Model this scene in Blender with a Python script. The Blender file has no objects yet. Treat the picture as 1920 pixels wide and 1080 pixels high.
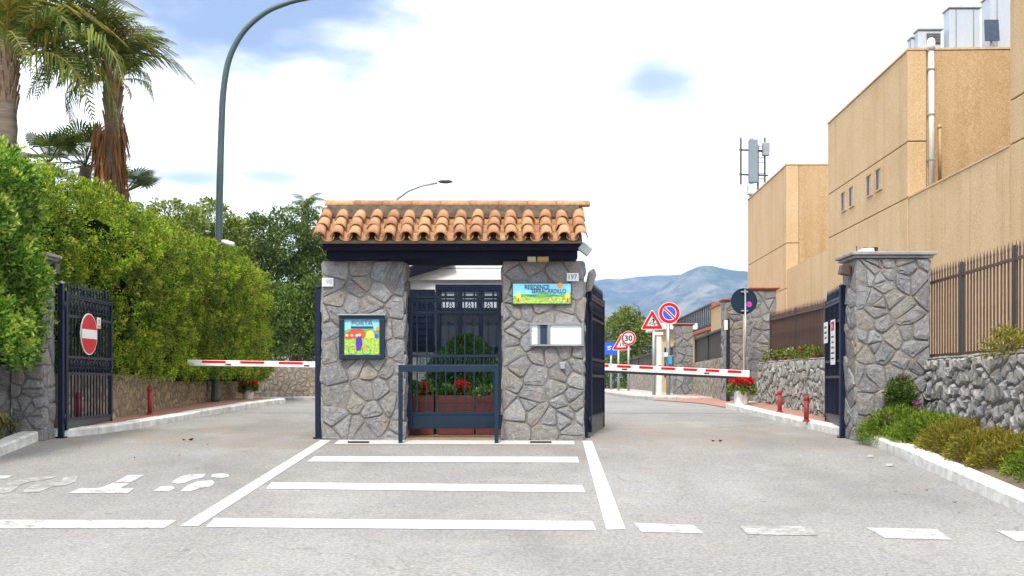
import bpy, math, random
import numpy as np
from mathutils import Vector, Matrix
random.seed(7); rng = np.random.default_rng(7)
PI = math.pi
S = bpy.context.scene; C = S.collection
# ------------------------------------------------------------------ camera, sky, sun, exposure
F = 2000.0            # focal length in photo pixels
SC = 0.0068           # metres per photo pixel at the gate line
D = F * SC            # 13.6 m to the gate line
EYE = 109 * SC        # eye height above the ground at the gate line
HZ = 716.0            # horizon row in the photo
cam = bpy.data.objects.new('camera', bpy.data.cameras.new('camera')); C.objects.link(cam)
cam.location = (0, 0, EYE); cam.rotation_euler = (PI/2, 0, 0)
cam.data.sensor_width = 36; cam.data.lens = 36*F/1920; cam.data.shift_y = (HZ-540)/1920
cam.data.clip_start = 0.1; cam.data.clip_end = 20000
S.camera = cam
S.view_settings.view_transform = 'Standard'; S.view_settings.look = 'None'
S.view_settings.exposure = 1.22; S.view_settings.gamma = 1; S.view_settings.use_curve_mapping = False
SUN_EL, SUN_AZ = 52, 194          # azimuth clockwise from +Y: behind the camera
sun = bpy.data.objects.new('sun', bpy.data.lights.new('sun', 'SUN')); C.objects.link(sun)
sun.data.energy = 1.8; sun.data.angle = math.radians(10); sun.data.color = (1, .95, .86)
_e, _a = math.radians(SUN_EL), math.radians(SUN_AZ)
sdir = Vector((math.sin(_a)*math.cos(_e), math.cos(_a)*math.cos(_e), math.sin(_e)))
sun.rotation_euler = sdir.to_track_quat('Z', 'Y').to_euler(); sun.location = sdir*50
W_ = bpy.data.worlds.new('World'); S.world = W_; W_.use_nodes = True

def build_world():
    nt = W_.node_tree; nt.nodes.clear(); N = nt.nodes.new; L = nt.links.new
    out = N('ShaderNodeOutputWorld'); bg = N('ShaderNodeBackground'); bg.inputs[1].default_value = 0.1
    sky = N('ShaderNodeTexSky'); sky.sky_type = 'NISHITA'; sky.sun_disc = False
    sky.sun_elevation = _e; sky.sun_rotation = _a; sky.air_density = 1.0; sky.dust_density = 1.0; sky.ozone_density = 2.0
    tc = N('ShaderNodeTexCoord')
    def math_(op, a, b=None, clamp=False):
        n = N('ShaderNodeMath'); n.operation = op; n.use_clamp = clamp
        for i, x in enumerate((a, b)):
            if x is None: continue
            if isinstance(x, (int, float)): n.inputs[i].default_value = x
            else: L(x, n.inputs[i])
        return n.outputs[0]
    # cloud noise over the whole dome
    mp = N('ShaderNodeMapping'); mp.inputs['Scale'].default_value = (2.2, 2.2, 6.0); L(tc.outputs['Generated'], mp.inputs[0])
    nz = N('ShaderNodeTexNoise'); nz.inputs['Scale'].default_value = 2.0; nz.inputs['Detail'].default_value = 7; nz.inputs['Roughness'].default_value = .55
    L(mp.outputs[0], nz.inputs['Vector'])
    nf = N('ShaderNodeTexNoise'); nf.inputs['Scale'].default_value = 7; nf.inputs['Detail'].default_value = 6; L(mp.outputs[0], nf.inputs['Vector'])
    gaps = None
    def gap(px, py, rx, ry, soft, amt):
        nonlocal gaps
        d = Vector(((px-960)/F, 1, (HZ-py)/F)).normalized()
        s = N('ShaderNodeVectorMath'); s.operation = 'SUBTRACT'; L(tc.outputs['Generated'], s.inputs[0]); s.inputs[1].default_value = d
        m = N('ShaderNodeVectorMath'); m.operation = 'MULTIPLY'; L(s.outputs[0], m.inputs[0]); m.inputs[1].default_value = (F/rx, F/rx, F/ry)
        l = N('ShaderNodeVectorMath'); l.operation = 'LENGTH'; L(m.outputs[0], l.inputs[0])
        w = math_('ADD', l.outputs['Value'], math_('MULTIPLY', math_('SUBTRACT', nf.outputs['Fac'], .5), 1.25))
        r = N('ShaderNodeMapRange'); r.interpolation_type = 'SMOOTHSTEP'; L(w, r.inputs[0])
        r.inputs[1].default_value = 1 + soft; r.inputs[2].default_value = 1 - soft; r.inputs[3].default_value = 0; r.inputs[4].default_value = amt
        gaps = r.outputs[0] if gaps is None else math_('MAXIMUM', gaps, r.outputs[0])
    gap(470, 10, 270, 105, .6, .95); gap(1228, 150, 100, 46, .85, .8)
    gap(350, 335, 80, 16, .8, .7); gap(510, 332, 60, 12, .8, .62)
    # elsewhere on the dome the same kind of gaps come from the noise
    r2 = N('ShaderNodeMapRange'); r2.interpolation_type = 'SMOOTHSTEP'; L(nz.outputs['Fac'], r2.inputs[0])
    r2.inputs[1].default_value = .36; r2.inputs[2].default_value = .26; r2.inputs[3].default_value = 0; r2.inputs[4].default_value = .8
    hole = math_('MAXIMUM', gaps, r2.outputs[0], True)
    cl = N('ShaderNodeMixRGB'); cl.inputs[1].default_value = (8.2, 8.3, 8.5, 1); cl.inputs[2].default_value = (9.9, 9.9, 9.8, 1); L(nf.outputs['Fac'], cl.inputs[0])
    blue = N('ShaderNodeMixRGB'); blue.inputs[0].default_value = .8; L(sky.outputs[0], blue.inputs[1]); blue.inputs[2].default_value = (1.5, 2.0, 3.2, 1)
    mx = N('ShaderNodeMixRGB'); L(hole, mx.inputs[0]); L(cl.outputs[0], mx.inputs[1]); L(blue.outputs[0], mx.inputs[2])
    L(mx.outputs[0], bg.inputs[0]); L(bg.outputs[0], out.inputs[0])
build_world()

# ------------------------------------------------------------------ helpers
def Wp(px, py, Y): return Vector(((px-960)*Y/F, Y, EYE-(py-HZ)*Y/F))
_gy = [13.6, 16, 18, 20, 22, 24, 4000]; _gz = [0, .08, .16, .23, .28, .29, .29]
def zg(Y):
    if Y < 2: return (2-D)*.067
    if Y <= D: return (Y-D)*.067
    return float(np.interp(Y, _gy, _gz))
def R(px, py, up=.004):           # pixel -> point on the sloping forecourt
    Y = F*(243*SC)/(py-582.0); return Vector(((px-960)*Y/F, Y, zg(Y)+up))

LOC = {}
def link(o, parent=None):
    C.objects.link(o)
    if parent is not None: o.parent = parent
    return o
def thing(name, label, cat, loc=(0, 0, 0), rotz=0, group=None):
    o = bpy.data.objects.new(name, None); o.empty_display_size = .2; C.objects.link(o)
    o.location = loc; o.rotation_euler = (0, 0, rotz); o['label'] = label; o['category'] = cat
    if group: o['group'] = group
    LOC[o.name] = Vector(loc) if not rotz else None
    return o
def tag(o, label, cat, group=None):
    o['label'] = label; o['category'] = cat
    if group: o['group'] = group
    return o
def struct(o): o['kind'] = 'structure'; return o
def stuff(o): o['kind'] = 'stuff'; return o
def root_of(o):
    while o.parent: o = o.parent
    return o

class MB:
    def __init__(s): s.v = []; s.f = []; s.m = []
    def add(s, vs, fs, mi=0):
        b = len(s.v); s.v += [tuple(x) for x in vs]
        for q in fs: s.f.append([i+b for i in q]); s.m.append(mi)
        return s
    def box(s, x0, x1, y0, y1, z0, z1, mi=0):
        v = [(x, y, z) for z in (z0, z1) for y in (y0, y1) for x in (x0, x1)]
        return s.add(v, [(0,2,3,1),(4,5,7,6),(0,1,5,4),(2,6,7,3),(0,4,6,2),(1,3,7,5)], mi)
    def bar(s, p, q, w, h, mi=0, up=(0, 0, 1)):
        p = Vector(p); q = Vector(q); d = (q-p).normalized(); u = Vector(up)
        if abs(d.dot(u)) > .98: u = Vector((0, 1, 0))
        sd = d.cross(u).normalized(); u = sd.cross(d)
        v = [a + sd*(i*w/2) + u*(j*h/2) for a in (p, q) for (i, j) in ((-1,-1),(1,-1),(1,1),(-1,1))]
        return s.add(v, [(0,1,2,3),(7,6,5,4),(0,4,5,1),(1,5,6,2),(2,6,7,3),(3,7,4,0)], mi)
    def tube(s, pts, r, n=8, mi=0, cap=True):
        pts = [Vector(p) for p in pts]; k = len(pts)
        rr = r if isinstance(r, (list, tuple)) else [r]*k
        vs = []; pu = None
        for i, p in enumerate(pts):
            d = (pts[min(i+1, k-1)]-pts[max(i-1, 0)]).normalized()
            u = pu if pu is not None else (Vector((0, 0, 1)) if abs(d.z) < .9 else Vector((1, 0, 0)))
            a = d.cross(u)
            if a.length < 1e-5: a = d.cross(Vector((0, 1, 0)))
            a.normalize(); b = a.cross(d); pu = b
            for j in range(n):
                t = 2*PI*j/n; vs.append(p + (a*math.cos(t)+b*math.sin(t))*rr[i])
        fs = [(i*n+j, i*n+(j+1) % n, (i+1)*n+(j+1) % n, (i+1)*n+j) for i in range(k-1) for j in range(n)]
        if cap: fs += [tuple(range(n))[::-1], tuple((k-1)*n+j for j in range(n))]
        return s.add(vs, fs, mi)
    def lathe(s, c, prof, n=16, mi=0):
        c = Vector(c); vs = [c+Vector((r*math.cos(2*PI*j/n), r*math.sin(2*PI*j/n), z)) for r, z in prof for j in range(n)]
        k = len(prof)
        fs = [(i*n+j, i*n+(j+1) % n, (i+1)*n+(j+1) % n, (i+1)*n+j) for i in range(k-1) for j in range(n)]
        fs += [tuple(range(n))[::-1], tuple((k-1)*n+j for j in range(n))]
        return s.add(vs, fs, mi)
    def extr(s, poly, O, U, V, Nn, n0, n1, mi=0):   # a 2-D outline given thickness n0..n1 along Nn (poly counter-clockwise seen against Nn)
        O, U, V, Nn = Vector(O), Vector(U), Vector(V), Vector(Nn); k = len(poly)
        vs = [O+U*a+V*b+Nn*n for n in (n0, n1) for a, b in poly]
        fs = [tuple(range(k))[::-1], tuple(range(k, 2*k))] + [(i, (i+1) % k, k+(i+1) % k, k+i) for i in range(k)]
        return s.add(vs, fs, mi)
    def ring(s, O, U, V, Nn, c, r0, r1, n0, n1, k=28, mi=0, a0=0, a1=2*PI):
        full = abs(a1-a0-2*PI) < 1e-6; m = k if full else k+1
        P = [a0+(a1-a0)*i/k for i in range(m)]
        O, U, V, Nn = Vector(O), Vector(U), Vector(V), Vector(Nn); vs = []
        for n in (n0, n1):
            for r in (r0, r1): vs += [O+U*(c[0]+r*math.cos(t))+V*(c[1]+r*math.sin(t))+Nn*n for t in P]
        fs = []
        for i in range(k):
            j = (i+1) % m
            fs += [(2*m+i, 3*m+i, 3*m+j, 2*m+j), (m+i, m+j, 3*m+j, 3*m+i), (i, 2*m+i, 2*m+j, j)]
        return s.add(vs, fs, mi)
    def ball(s, c, r, nu=10, nv=6, mi=0, sq=(1, 1, 1)):
        c = Vector(c); vs = [c+Vector((0, 0, -r*sq[2]))]
        for i in range(1, nv):
            a = -PI/2+PI*i/nv
            vs += [c+Vector((r*sq[0]*math.cos(a)*math.cos(2*PI*j/nu), r*sq[1]*math.cos(a)*math.sin(2*PI*j/nu), r*sq[2]*math.sin(a))) for j in range(nu)]
        vs.append(c+Vector((0, 0, r*sq[2]))); t = len(vs)-1
        fs = [(0, 1+(j+1) % nu, 1+j) for j in range(nu)] + [(t, t-nu+j, t-nu+(j+1) % nu) for j in range(nu)]
        for i in range(nv-2):
            fs += [(1+i*nu+j, 1+i*nu+(j+1) % nu, 1+(i+1)*nu+(j+1) % nu, 1+(i+1)*nu+j) for j in range(nu)]
        return s.add(vs, fs, mi)
    def mesh(s, name, mat, off=None, smooth=False):
        me = bpy.data.meshes.new(name)
        vs = s.v if off is None else [(x-off[0], y-off[1], z-off[2]) for x, y, z in s.v]
        me.from_pydata(vs, [], s.f)
        for m in (mat if isinstance(mat, (list, tuple)) else [mat]): me.materials.append(m)
        if any(s.m): me.polygons.foreach_set('material_index', s.m)
        if smooth: me.polygons.foreach_set('use_smooth', [True]*len(me.polygons))
        me.update(); return me
    def build(s, name, mat, parent=None, local=False, smooth=False, bevel=0):
        off = None
        if parent is not None and not local: off = LOC[root_of(parent).name]
        o = link(bpy.data.objects.new(name, s.mesh(name, mat, off, smooth)), parent)
        if bevel:
            b = o.modifiers.new('bevel', 'BEVEL'); b.width = bevel; b.segments = 2; b.limit_method = 'ANGLE'
        return o
def place(name, me, parent, loc, rot=None, scale=None):   # another object sharing a mesh
    o = link(bpy.data.objects.new(name, me), parent); o.location = loc
    if rot is not None: o.rotation_euler = rot
    if scale is not None: o.scale = scale
    return o
def wloc(parent, p): return Vector(p)-LOC[root_of(parent).name]

# ------------------------------------------------------------------ materials
def srgb(r, g, b):
    f = lambda c: (c/255/12.92) if c <= 10 else ((c/255+.055)/1.055)**2.4
    return (f(r), f(g), f(b))
def nodes(name):
    m = bpy.data.materials.new(name); m.use_nodes = True; nt = m.node_tree
    return m, nt, nt.nodes.new, nt.links.new, nt.nodes['Principled BSDF']
def noise(N, L, co, scale, detail=5, rough=.55, stretch=None):
    n = N('ShaderNodeTexNoise'); n.inputs['Scale'].default_value = scale; n.inputs['Detail'].default_value = detail; n.inputs['Roughness'].default_value = rough
    if stretch:
        mp = N('ShaderNodeMapping'); mp.inputs['Scale'].default_value = stretch; L(co, mp.inputs[0]); co = mp.outputs[0]
    L(co, n.inputs['Vector']); return n.outputs['Fac']
def mrange(N, L, x, a, b, c, d, smooth=False):
    r = N('ShaderNodeMapRange'); L(x, r.inputs[0])
    if smooth: r.interpolation_type = 'SMOOTHSTEP'
    for i, v in enumerate((a, b, c, d)): r.inputs[i+1].default_value = v
    return r.outputs[0]
def mixc(N, L, f, a, b, mode='MIX'):
    m = N('ShaderNodeMixRGB'); m.blend_type = mode
    for i, x in enumerate((f, a, b)):
        if isinstance(x, (int, float)): m.inputs[i].default_value = x
        elif isinstance(x, tuple): m.inputs[i].default_value = (*x[:3], 1)
        else: L(x, m.inputs[i])
    return m.outputs[0]
def bump(N, L, h, bs, strength, dist):
    b = N('ShaderNodeBump'); b.inputs['Strength'].default_value = strength; b.inputs['Distance'].default_value = dist
    L(h, b.inputs['Height']); L(b.outputs[0], bs.inputs['Normal'])
def rnd(N, L):
    a = N('ShaderNodeObjectInfo'); g = N('ShaderNodeNewGeometry')
    m = N('ShaderNodeMath'); m.operation = 'ADD'; L(a.outputs['Random'], m.inputs[0]); L(g.outputs['Random Per Island'], m.inputs[1])
    f = N('ShaderNodeMath'); f.operation = 'FRACT'; L(m.outputs[0], f.inputs[0]); return f.outputs[0]
def ramp(N, L, x, cols, interp='LINEAR'):
    r = N('ShaderNodeValToRGB'); r.color_ramp.interpolation = interp; e = r.color_ramp.elements
    k = len(cols)
    while len(e) < k: e.new(.5)
    for i, c in enumerate(cols): e[i].position = i/max(1, (k-1 if interp == 'LINEAR' else k)); e[i].color = (*c, 1)
    L(x, r.inputs[0]); return r.outputs[0]
def M(name, col, rough=.6, metal=0, var=.12, scale=6, bmp=0, bscale=40, spec=.5, stretch=None):
    m, nt, N, L, bs = nodes(name); co = N('ShaderNodeTexCoord').outputs['Object']
    f = noise(N, L, co, scale, 6, .6, stretch)
    v = mrange(N, L, f, .3, .7, 1-var, 1+var)
    c = N('ShaderNodeVectorMath'); c.operation = 'SCALE'; c.inputs[0].default_value = col; L(v, c.inputs['Scale'])
    L(c.outputs[0], bs.inputs['Base Color'])
    L(mrange(N, L, f, .3, .7, max(.05, rough-.08), min(1, rough+.08)), bs.inputs['Roughness'])
    bs.inputs['Metallic'].default_value = metal; bs.inputs['Specular IOR Level'].default_value = spec
    if bmp: bump(N, L, noise(N, L, co, bscale, 4), bs, bmp, .01)
    return m
def stone_mat(name, cols, bscale=16, var=.4, bmp=.9):
    m, nt, N, L, bs = nodes(name); co = N('ShaderNodeTexCoord').outputs['Object']
    base = ramp(N, L, rnd(N, L), cols)
    f = noise(N, L, co, 9, 7, .65); g = noise(N, L, co, 55, 4, .6)
    base = mixc(N, L, 1.0, base, mixc(N, L, f, (1-var,)*3, (1+var,)*3), 'MULTIPLY')
    vo = N('ShaderNodeTexVoronoi'); vo.inputs['Scale'].default_value = 30; L(co, vo.inputs['Vector'])
    base = mixc(N, L, mrange(N, L, noise(N, L, co, 24, 6, .75), .53, .70, 0, .7), base, (.46, .455, .455))
    base = mixc(N, L, mrange(N, L, g, .55, .72, 0, .45), base, (.5, .5, .5))
    base = mixc(N, L, mrange(N, L, noise(N, L, co, 17, 6, .75), .46, .32, 0, .7), base, (.085, .08, .085))
    st = noise(N, L, co, 3.1, 5, .6)
    base = mixc(N, L, mrange(N, L, st, .56, .72, 0, .5), base, (.34, .24, .12))
    L(base, bs.inputs['Base Color']); bs.inputs['Roughness'].default_value = .85; bs.inputs['Specular IOR Level'].default_value = .25
    h = mixc(N, L, .4, noise(N, L, co, bscale, 6, .65), g); bump(N, L, h, bs, bmp, .03)
    return m
def leaf_mat(name, cols, trans=.25, rough=.45, patch=.35, tcol=None):
    m, nt, N, L, bs = nodes(name); co = N('ShaderNodeTexCoord').outputs['Object']
    c = ramp(N, L, rnd(N, L), cols)
    f = noise(N, L, co, 1.6, 4, .6)
    c = mixc(N, L, 1.0, c, mixc(N, L, mrange(N, L, f, .35, .65, 0, 1), (1-patch,)*3, (1+patch, 1+patch*.9, 1)), 'MULTIPLY')
    L(c, bs.inputs['Base Color']); bs.inputs['Roughness'].default_value = rough; bs.inputs['Specular IOR Level'].default_value = .3
    t = N('ShaderNodeBsdfTranslucent'); L(mixc(N, L, 1.0, c, (1.2, 1.3, .6), 'MULTIPLY'), t.inputs[0])
    mx = N('ShaderNodeMixShader'); mx.inputs[0].default_value = trans
    L(bs.outputs[0], mx.inputs[1]); L(t.outputs[0], mx.inputs[2]); L(mx.outputs[0], nt.nodes['Material Output'].inputs[0])
    return m

def asphalt(name):
    m, nt, N, L, bs = nodes(name); co = N('ShaderNodeTexCoord').outputs['Object']
    big = noise(N, L, co, .55, 5, .6); med = noise(N, L, co, 2.4, 6, .65); fine = noise(N, L, co, 38, 4, .8); grit = noise(N, L, co, 110, 2, .8)
    trk = noise(N, L, co, 1.0, 5, .6, (1.3, .16, 1))
    c = mixc(N, L, mrange(N, L, big, .36, .64, 0, 1, True), (.168, .163, .156), (.235, .229, .22))
    c = mixc(N, L, mrange(N, L, trk, .48, .68, 0, .7), c, (.15, .142, .135))
    c = mixc(N, L, mrange(N, L, med, .54, .68, 0, .5), c, (.24, .20, .15))
    c = mixc(N, L, mrange(N, L, noise(N, L, co, .9, 7, .7), .56, .64, 0, .45), c, (.33, .315, .29))
    c = mixc(N, L, mrange(N, L, noise(N, L, co, 1.3, 8, .75, (.5, 1.6, 1)), .60, .68, 0, .5), c, (.12, .112, .105))
    c = mixc(N, L, mrange(N, L, fine, .25, .75, .0, 1), mixc(N, L, .5, c, (.03, .03, .03)), mixc(N, L, .35, c, (.75, .74, .72)))
    c = mixc(N, L, mrange(N, L, grit, .58, .75, 0, .55), c, (.52, .5, .48))
    sm = noise(N, L, co, .42, 4, .6, (1, .55, 1)); c = mixc(N, L, mrange(N, L, sm, .5, .68, 0, .4, True), c, (.115, .11, .105))
    # dusty brown drift towards the side gates
    sx = N('ShaderNodeSeparateXYZ'); L(co, sx.inputs[0])
    vy = mrange(N, L, sx.outputs['Y'], 11.5, 14.2, 0, 1, True); vy2 = mrange(N, L, sx.outputs['Y'], 17.5, 14.4, 0, 1, True)
    ax = N('ShaderNodeMath'); ax.operation = 'ABSOLUTE'; L(mixc(N, L, 0, sx.outputs['X'], (0, 0, 0)), ax.inputs[0])
    dust = N('ShaderNodeMath'); dust.operation = 'MULTIPLY'; L(vy, dust.inputs[0]); L(vy2, dust.inputs[1])
    d2 = N('ShaderNodeMath'); d2.operation = 'MULTIPLY'; L(dust.outputs[0], d2.inputs[0]); L(mrange(N, L, noise(N, L, co, 1.7, 6, .6), .42, .66, 0, .75), d2.inputs[1])
    c = mixc(N, L, d2.outputs[0], c, (.27, .205, .145))
    # hairline cracks and dark oil spots
    sp = noise(N, L, co, 5.5, 3, .5); c = mixc(N, L, mrange(N, L, sp, .7, .78, 0, .6), c, (.07, .065, .06))
    wp = N('ShaderNodeVectorMath'); wp.operation = 'SCALE'; wn = N('ShaderNodeTexNoise'); wn.inputs['Scale'].default_value = 1.6; wn.inputs['Detail'].default_value = 5; L(co, wn.inputs['Vector']); L(wn.outputs['Color'], wp.inputs[0]); wp.inputs['Scale'].default_value = .9
    wa = N('ShaderNodeVectorMath'); L(co, wa.inputs[0]); L(wp.outputs[0], wa.inputs[1])
    ck = N('ShaderNodeTexVoronoi'); ck.feature = 'DISTANCE_TO_EDGE'; ck.inputs['Scale'].default_value = .42; L(wa.outputs[0], ck.inputs['Vector'])
    cm = N('ShaderNodeMath'); cm.operation = 'MULTIPLY'; L(mrange(N, L, ck.outputs['Distance'], .001, .006, .3, 0), cm.inputs[0]); L(mrange(N, L, big, .46, .56, 0, 1), cm.inputs[1])
    c = mixc(N, L, cm.outputs[0], c, (.06, .055, .05))
    L(c, bs.inputs['Base Color']); bs.inputs['Roughness'].default_value = .88; bs.inputs['Specular IOR Level'].default_value = .25
    bump(N, L, mixc(N, L, .5, fine, grit), bs, .5, .008)
    return m
def paint_mat(name, wear_lo, wear_hi):
    m, nt, N, L, bs = nodes(name); co = N('ShaderNodeTexCoord').outputs['Object']
    w = noise(N, L, co, 7, 8, .75); g = noise(N, L, co, 90, 3, .7)
    ww = mixc(N, L, .35, w, g)
    f = mrange(N, L, ww, wear_lo, wear_hi, 0, 1)
    c = mixc(N, L, f, mixc(N, L, w, (.40, .40, .39), (.66, .66, .65)), (.23, .22, .205))
    L(c, bs.inputs['Base Color']); bs.inputs['Roughness'].default_value = .75
    bump(N, L, g, bs, .4, .006); return m

def stucco(name, a, b, streak=.38):
    m, nt, N, L, bs = nodes(name); co = N('ShaderNodeTexCoord').outputs['Object']
    f = noise(N, L, co, .5, 6, .6); g = noise(N, L, co, 26, 4, .75); h = noise(N, L, co, 9, 5, .7)
    c = mixc(N, L, mrange(N, L, f, .35, .65, 0, 1, True), a, b)
    c = mixc(N, L, mrange(N, L, g, .38, .62, 0, 1), mixc(N, L, .22, c, (.2, .1, .03)), mixc(N, L, .22, c, (.9, .8, .65)))
    c = mixc(N, L, mrange(N, L, h, .55, .75, 0, .3), c, (.36, .23, .1))
    st = noise(N, L, co, 1.0, 6, .7, (2.2, 2.2, .10)); c = mixc(N, L, mrange(N, L, st, .5, .7, 0, streak), c, tuple(x*y for x, y in zip(b, (.72, .66, .58))))
    L(c, bs.inputs['Base Color']); bs.inputs['Roughness'].default_value = .92; bs.inputs['Specular IOR Level'].default_value = .15
    bump(N, L, mixc(N, L, .5, g, noise(N, L, co, 60, 3, .7)), bs, .6, .03); return m
def brick_pave(name):
    m, nt, N, L, bs = nodes(name); co = N('ShaderNodeTexCoord').outputs['Object']
    b = N('ShaderNodeTexBrick'); L(co, b.inputs['Vector']); b.inputs['Scale'].default_value = 5
    b.inputs['Color1'].default_value = (.36, .13, .085, 1); b.inputs['Color2'].default_value = (.44, .19, .13, 1); b.inputs['Mortar'].default_value = (.3, .22, .17, 1)
    b.inputs['Mortar Size'].default_value = .03
    c = mixc(N, L, mrange(N, L, noise(N, L, co, 2.5, 6, .65), .45, .7, 0, .5), b.outputs[0], (.3, .2, .15))
    L(c, bs.inputs['Base Color']); bs.inputs['Roughness'].default_value = .85; bump(N, L, b.outputs['Fac'], bs, -.4, .01); return m
def mountain_mat(name, a, b):
    m, nt, N, L, bs = nodes(name); co = N('ShaderNodeTexCoord').outputs['Object']
    f = noise(N, L, co, .008, 8, .7); g = noise(N, L, co, .02, 8, .75)
    c = mixc(N, L, mrange(N, L, f, .4, .6, 0, 1), a, b); c = mixc(N, L, mrange(N, L, g, .46, .6, 0, .85), c, (.03, .045, .02))
    L(c, bs.inputs['Base Color']); bs.inputs['Roughness'].default_value = 1; bs.inputs['Specular IOR Level'].default_value = 0; return m

A = {}
A['asphalt'] = asphalt('asphalt'); A['paint'] = paint_mat('road_paint', .555, .66); A['paint_worn'] = paint_mat('worn_road_paint', .465, .60)
A['paint_faded'] = paint_mat('faded_road_paint', .38, .54)
A['earth'] = M('earth', (.13, .10, .06), .95, var=.3, scale=3, bmp=.6, bscale=20)
A['kerb'] = M('kerb_whitewash', (.64, .63, .60), .8, var=.28, scale=6, bmp=.3, bscale=30)
A['kerbgrey'] = M('kerb_concrete', (.42, .40, .37), .85, var=.25, scale=5, bmp=.3, bscale=30)
A['brick'] = brick_pave('red_paving')
A['mortar'] = M('mortar', (.18, .162, .145), .95, var=.3, scale=8, bmp=.6, bscale=40)
A['mortar_warm'] = M('mortar_warm', (.21, .165, .11), .95, var=.3, scale=8, bmp=.6, bscale=40)
A['mortar_dark'] = M('mortar_dark', (.085, .078, .07), .95, var=.3, scale=8)
A['stone'] = stone_mat('grey_stone', [(.16, .157, .163), (.235, .23, .235), (.20, .186, .175), (.28, .273, .268), (.18, .183, .20), (.25, .23, .195), (.215, .21, .215)])
A['stone_light'] = stone_mat('rubble_stone', [(.25, .245, .24), (.36, .35, .33), (.29, .265, .23), (.41, .40, .375), (.26, .26, .27), (.33, .31, .27)], bscale=26, var=.22, bmp=.5)
A['stone_warm'] = stone_mat('warm_stone', [(.33, .25, .145), (.43, .32, .18), (.27, .21, .13), (.47, .36, .2), (.36, .28, .19)])
A['stone_tan'] = stone_mat('tan_stone', [(.27, .24, .19), (.33, .29, .23), (.24, .22, .19), (.30, .27, .23)])
A['cap'] = M('cap_stone', (.27, .26, .25), .85, var=.25, scale=7, bmp=.4)
A['navy'] = M('navy_iron', (.005, .011, .034), .42, spec=.3, var=.25, scale=12)
A['teal'] = M('blue_steel', (.003, .017, .038), .45, spec=.35, var=.2, scale=10)
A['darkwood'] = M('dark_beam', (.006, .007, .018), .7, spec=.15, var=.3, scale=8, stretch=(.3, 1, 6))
A['white'] = M('white_paint', (.78, .78, .77), .5, var=.05, scale=8)
A['cream'] = M('white_board', (.84, .83, .82), .6, var=.07, scale=4)
A['sheet'] = M('grey_sheet', (.05, .055, .062), .45, var=.2)
A['galv'] = M('galvanised', (.36, .39, .39), .42, .6, var=.12, scale=9)
A['lamp'] = M('lamp_green_grey', (.055, .095, .10), .45, .1, var=.12, scale=5)
A['red'] = M('red_paint', (.55, .004, .008), .45, spec=.3, var=.1)
A['darkred'] = M('rust_red_paint', (.30, .018, .018), .55, var=.25)
A['blue'] = M('sign_blue', (.02, .10, .62), .4, var=.06)
A['black'] = M('black', (.008, .008, .012), .5, var=.2)
A['rubber'] = M('black_rubber', (.012, .014, .02), .7)
A['discback'] = M('sign_back', (.006, .022, .042), .6, spec=.25, var=.15)
A['magenta'] = M('pink_sticker', (.62, .03, .42), .5)
A['skyblue'] = M('panel_sky', (.22, .60, .80), .45, var=.15, scale=9)
A['grass_p'] = M('panel_grass', (.30, .48, .06), .5, var=.5, scale=40)
A['grass_p2'] = M('panel_meadow', (.13, .36, .06), .5, var=.4, scale=30)
A['orange'] = M('panel_orange', (.75, .30, .02), .5, var=.25, scale=30)
A['redroof'] = M('panel_red', (.55, .07, .02), .5, var=.35, scale=40)
A['violet'] = M('panel_violet', (.06, .03, .35), .5)
A['skin'] = M('panel_pink', (.8, .5, .42), .5)
A['yellow'] = M('panel_yellow', (.75, .58, .09), .5, var=.2, scale=30)
A['teal_l'] = M('panel_teal', (.02, .20, .24), .5)
A['ink'] = M('ink', (.012, .02, .06), .5)
A['inkgrey'] = M('ink_grey', (.13, .14, .2), .5)
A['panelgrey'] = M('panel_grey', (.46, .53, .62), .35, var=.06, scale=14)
A['winpane'] = M('dull_pane', (.36, .38, .38), .6, var=.15, spec=.2)
A['antenna'] = M('antenna_grey', (.17, .23, .27), .5)
A['alu'] = M('aluminium', (.30, .33, .35), .35, .7, var=.1)
A['tile'] = None
A['stuccoA'] = stucco('ochre_render', (.63, .45, .25), (.57, .39, .195)); A['stuccoB'] = stucco('pebbled_render', (.50, .335, .165), (.44, .275, .115), .35)
A['house'] = stucco('house_render', (.60, .42, .22), (.52, .34, .16))
A['terra'] = M('terracotta', (.36, .10, .045), .75, var=.3, scale=10)
A['redwood'] = M('red_wood', (.17, .036, .024), .5, var=.35, scale=5, stretch=(1, 1, 9))
A['screen'] = M('reed_screen', (.055, .045, .035), .9, var=.5, scale=9, stretch=(9, 9, .5))
A['screen_tan'] = M('tan_screen', (.25, .17, .08), .9, var=.4, scale=9, stretch=(9, 9, .5))
A['iron'] = M('fence_iron', (.085, .045, .032), .55, var=.35, scale=15)
A['ironpost'] = M('fence_post', (.03, .036, .038), .6, var=.2)
A['bark'] = M('bark', (.10, .075, .05), .95, var=.4, scale=9, bmp=.8, bscale=14)
A['palmbark'] = M('palm_bark', (.18, .14, .11), .95, var=.45, scale=4, bmp=.9, bscale=9, stretch=(1, 1, 6))
A['dead'] = leaf_mat('dead_frond', [(.22, .08, .015), (.34, .14, .03), (.14, .055, .015)], .15)
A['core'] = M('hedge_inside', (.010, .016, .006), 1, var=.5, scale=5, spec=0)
A['leafA'] = leaf_mat('bright_leaf', [(0.026, 0.088, 0.014), (0.07, 0.193, 0.021), (0.122, 0.28, 0.031), (0.263, 0.421, 0.054), (0.439, 0.56, 0.122)], .3)
A['leafB'] = leaf_mat('hedge_leaf', [(0.033, 0.087, 0.009), (0.084, 0.173, 0.013), (0.168, 0.288, 0.015), (0.269, 0.384, 0.023), (0.421, 0.48, 0.057)], .3, patch=.5)
A['leafT'] = leaf_mat('evergreen_leaf', [(0.024, 0.059, 0.015), (0.054, 0.106, 0.023), (0.109, 0.171, 0.026), (0.182, 0.244, 0.037)], .2)
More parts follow.
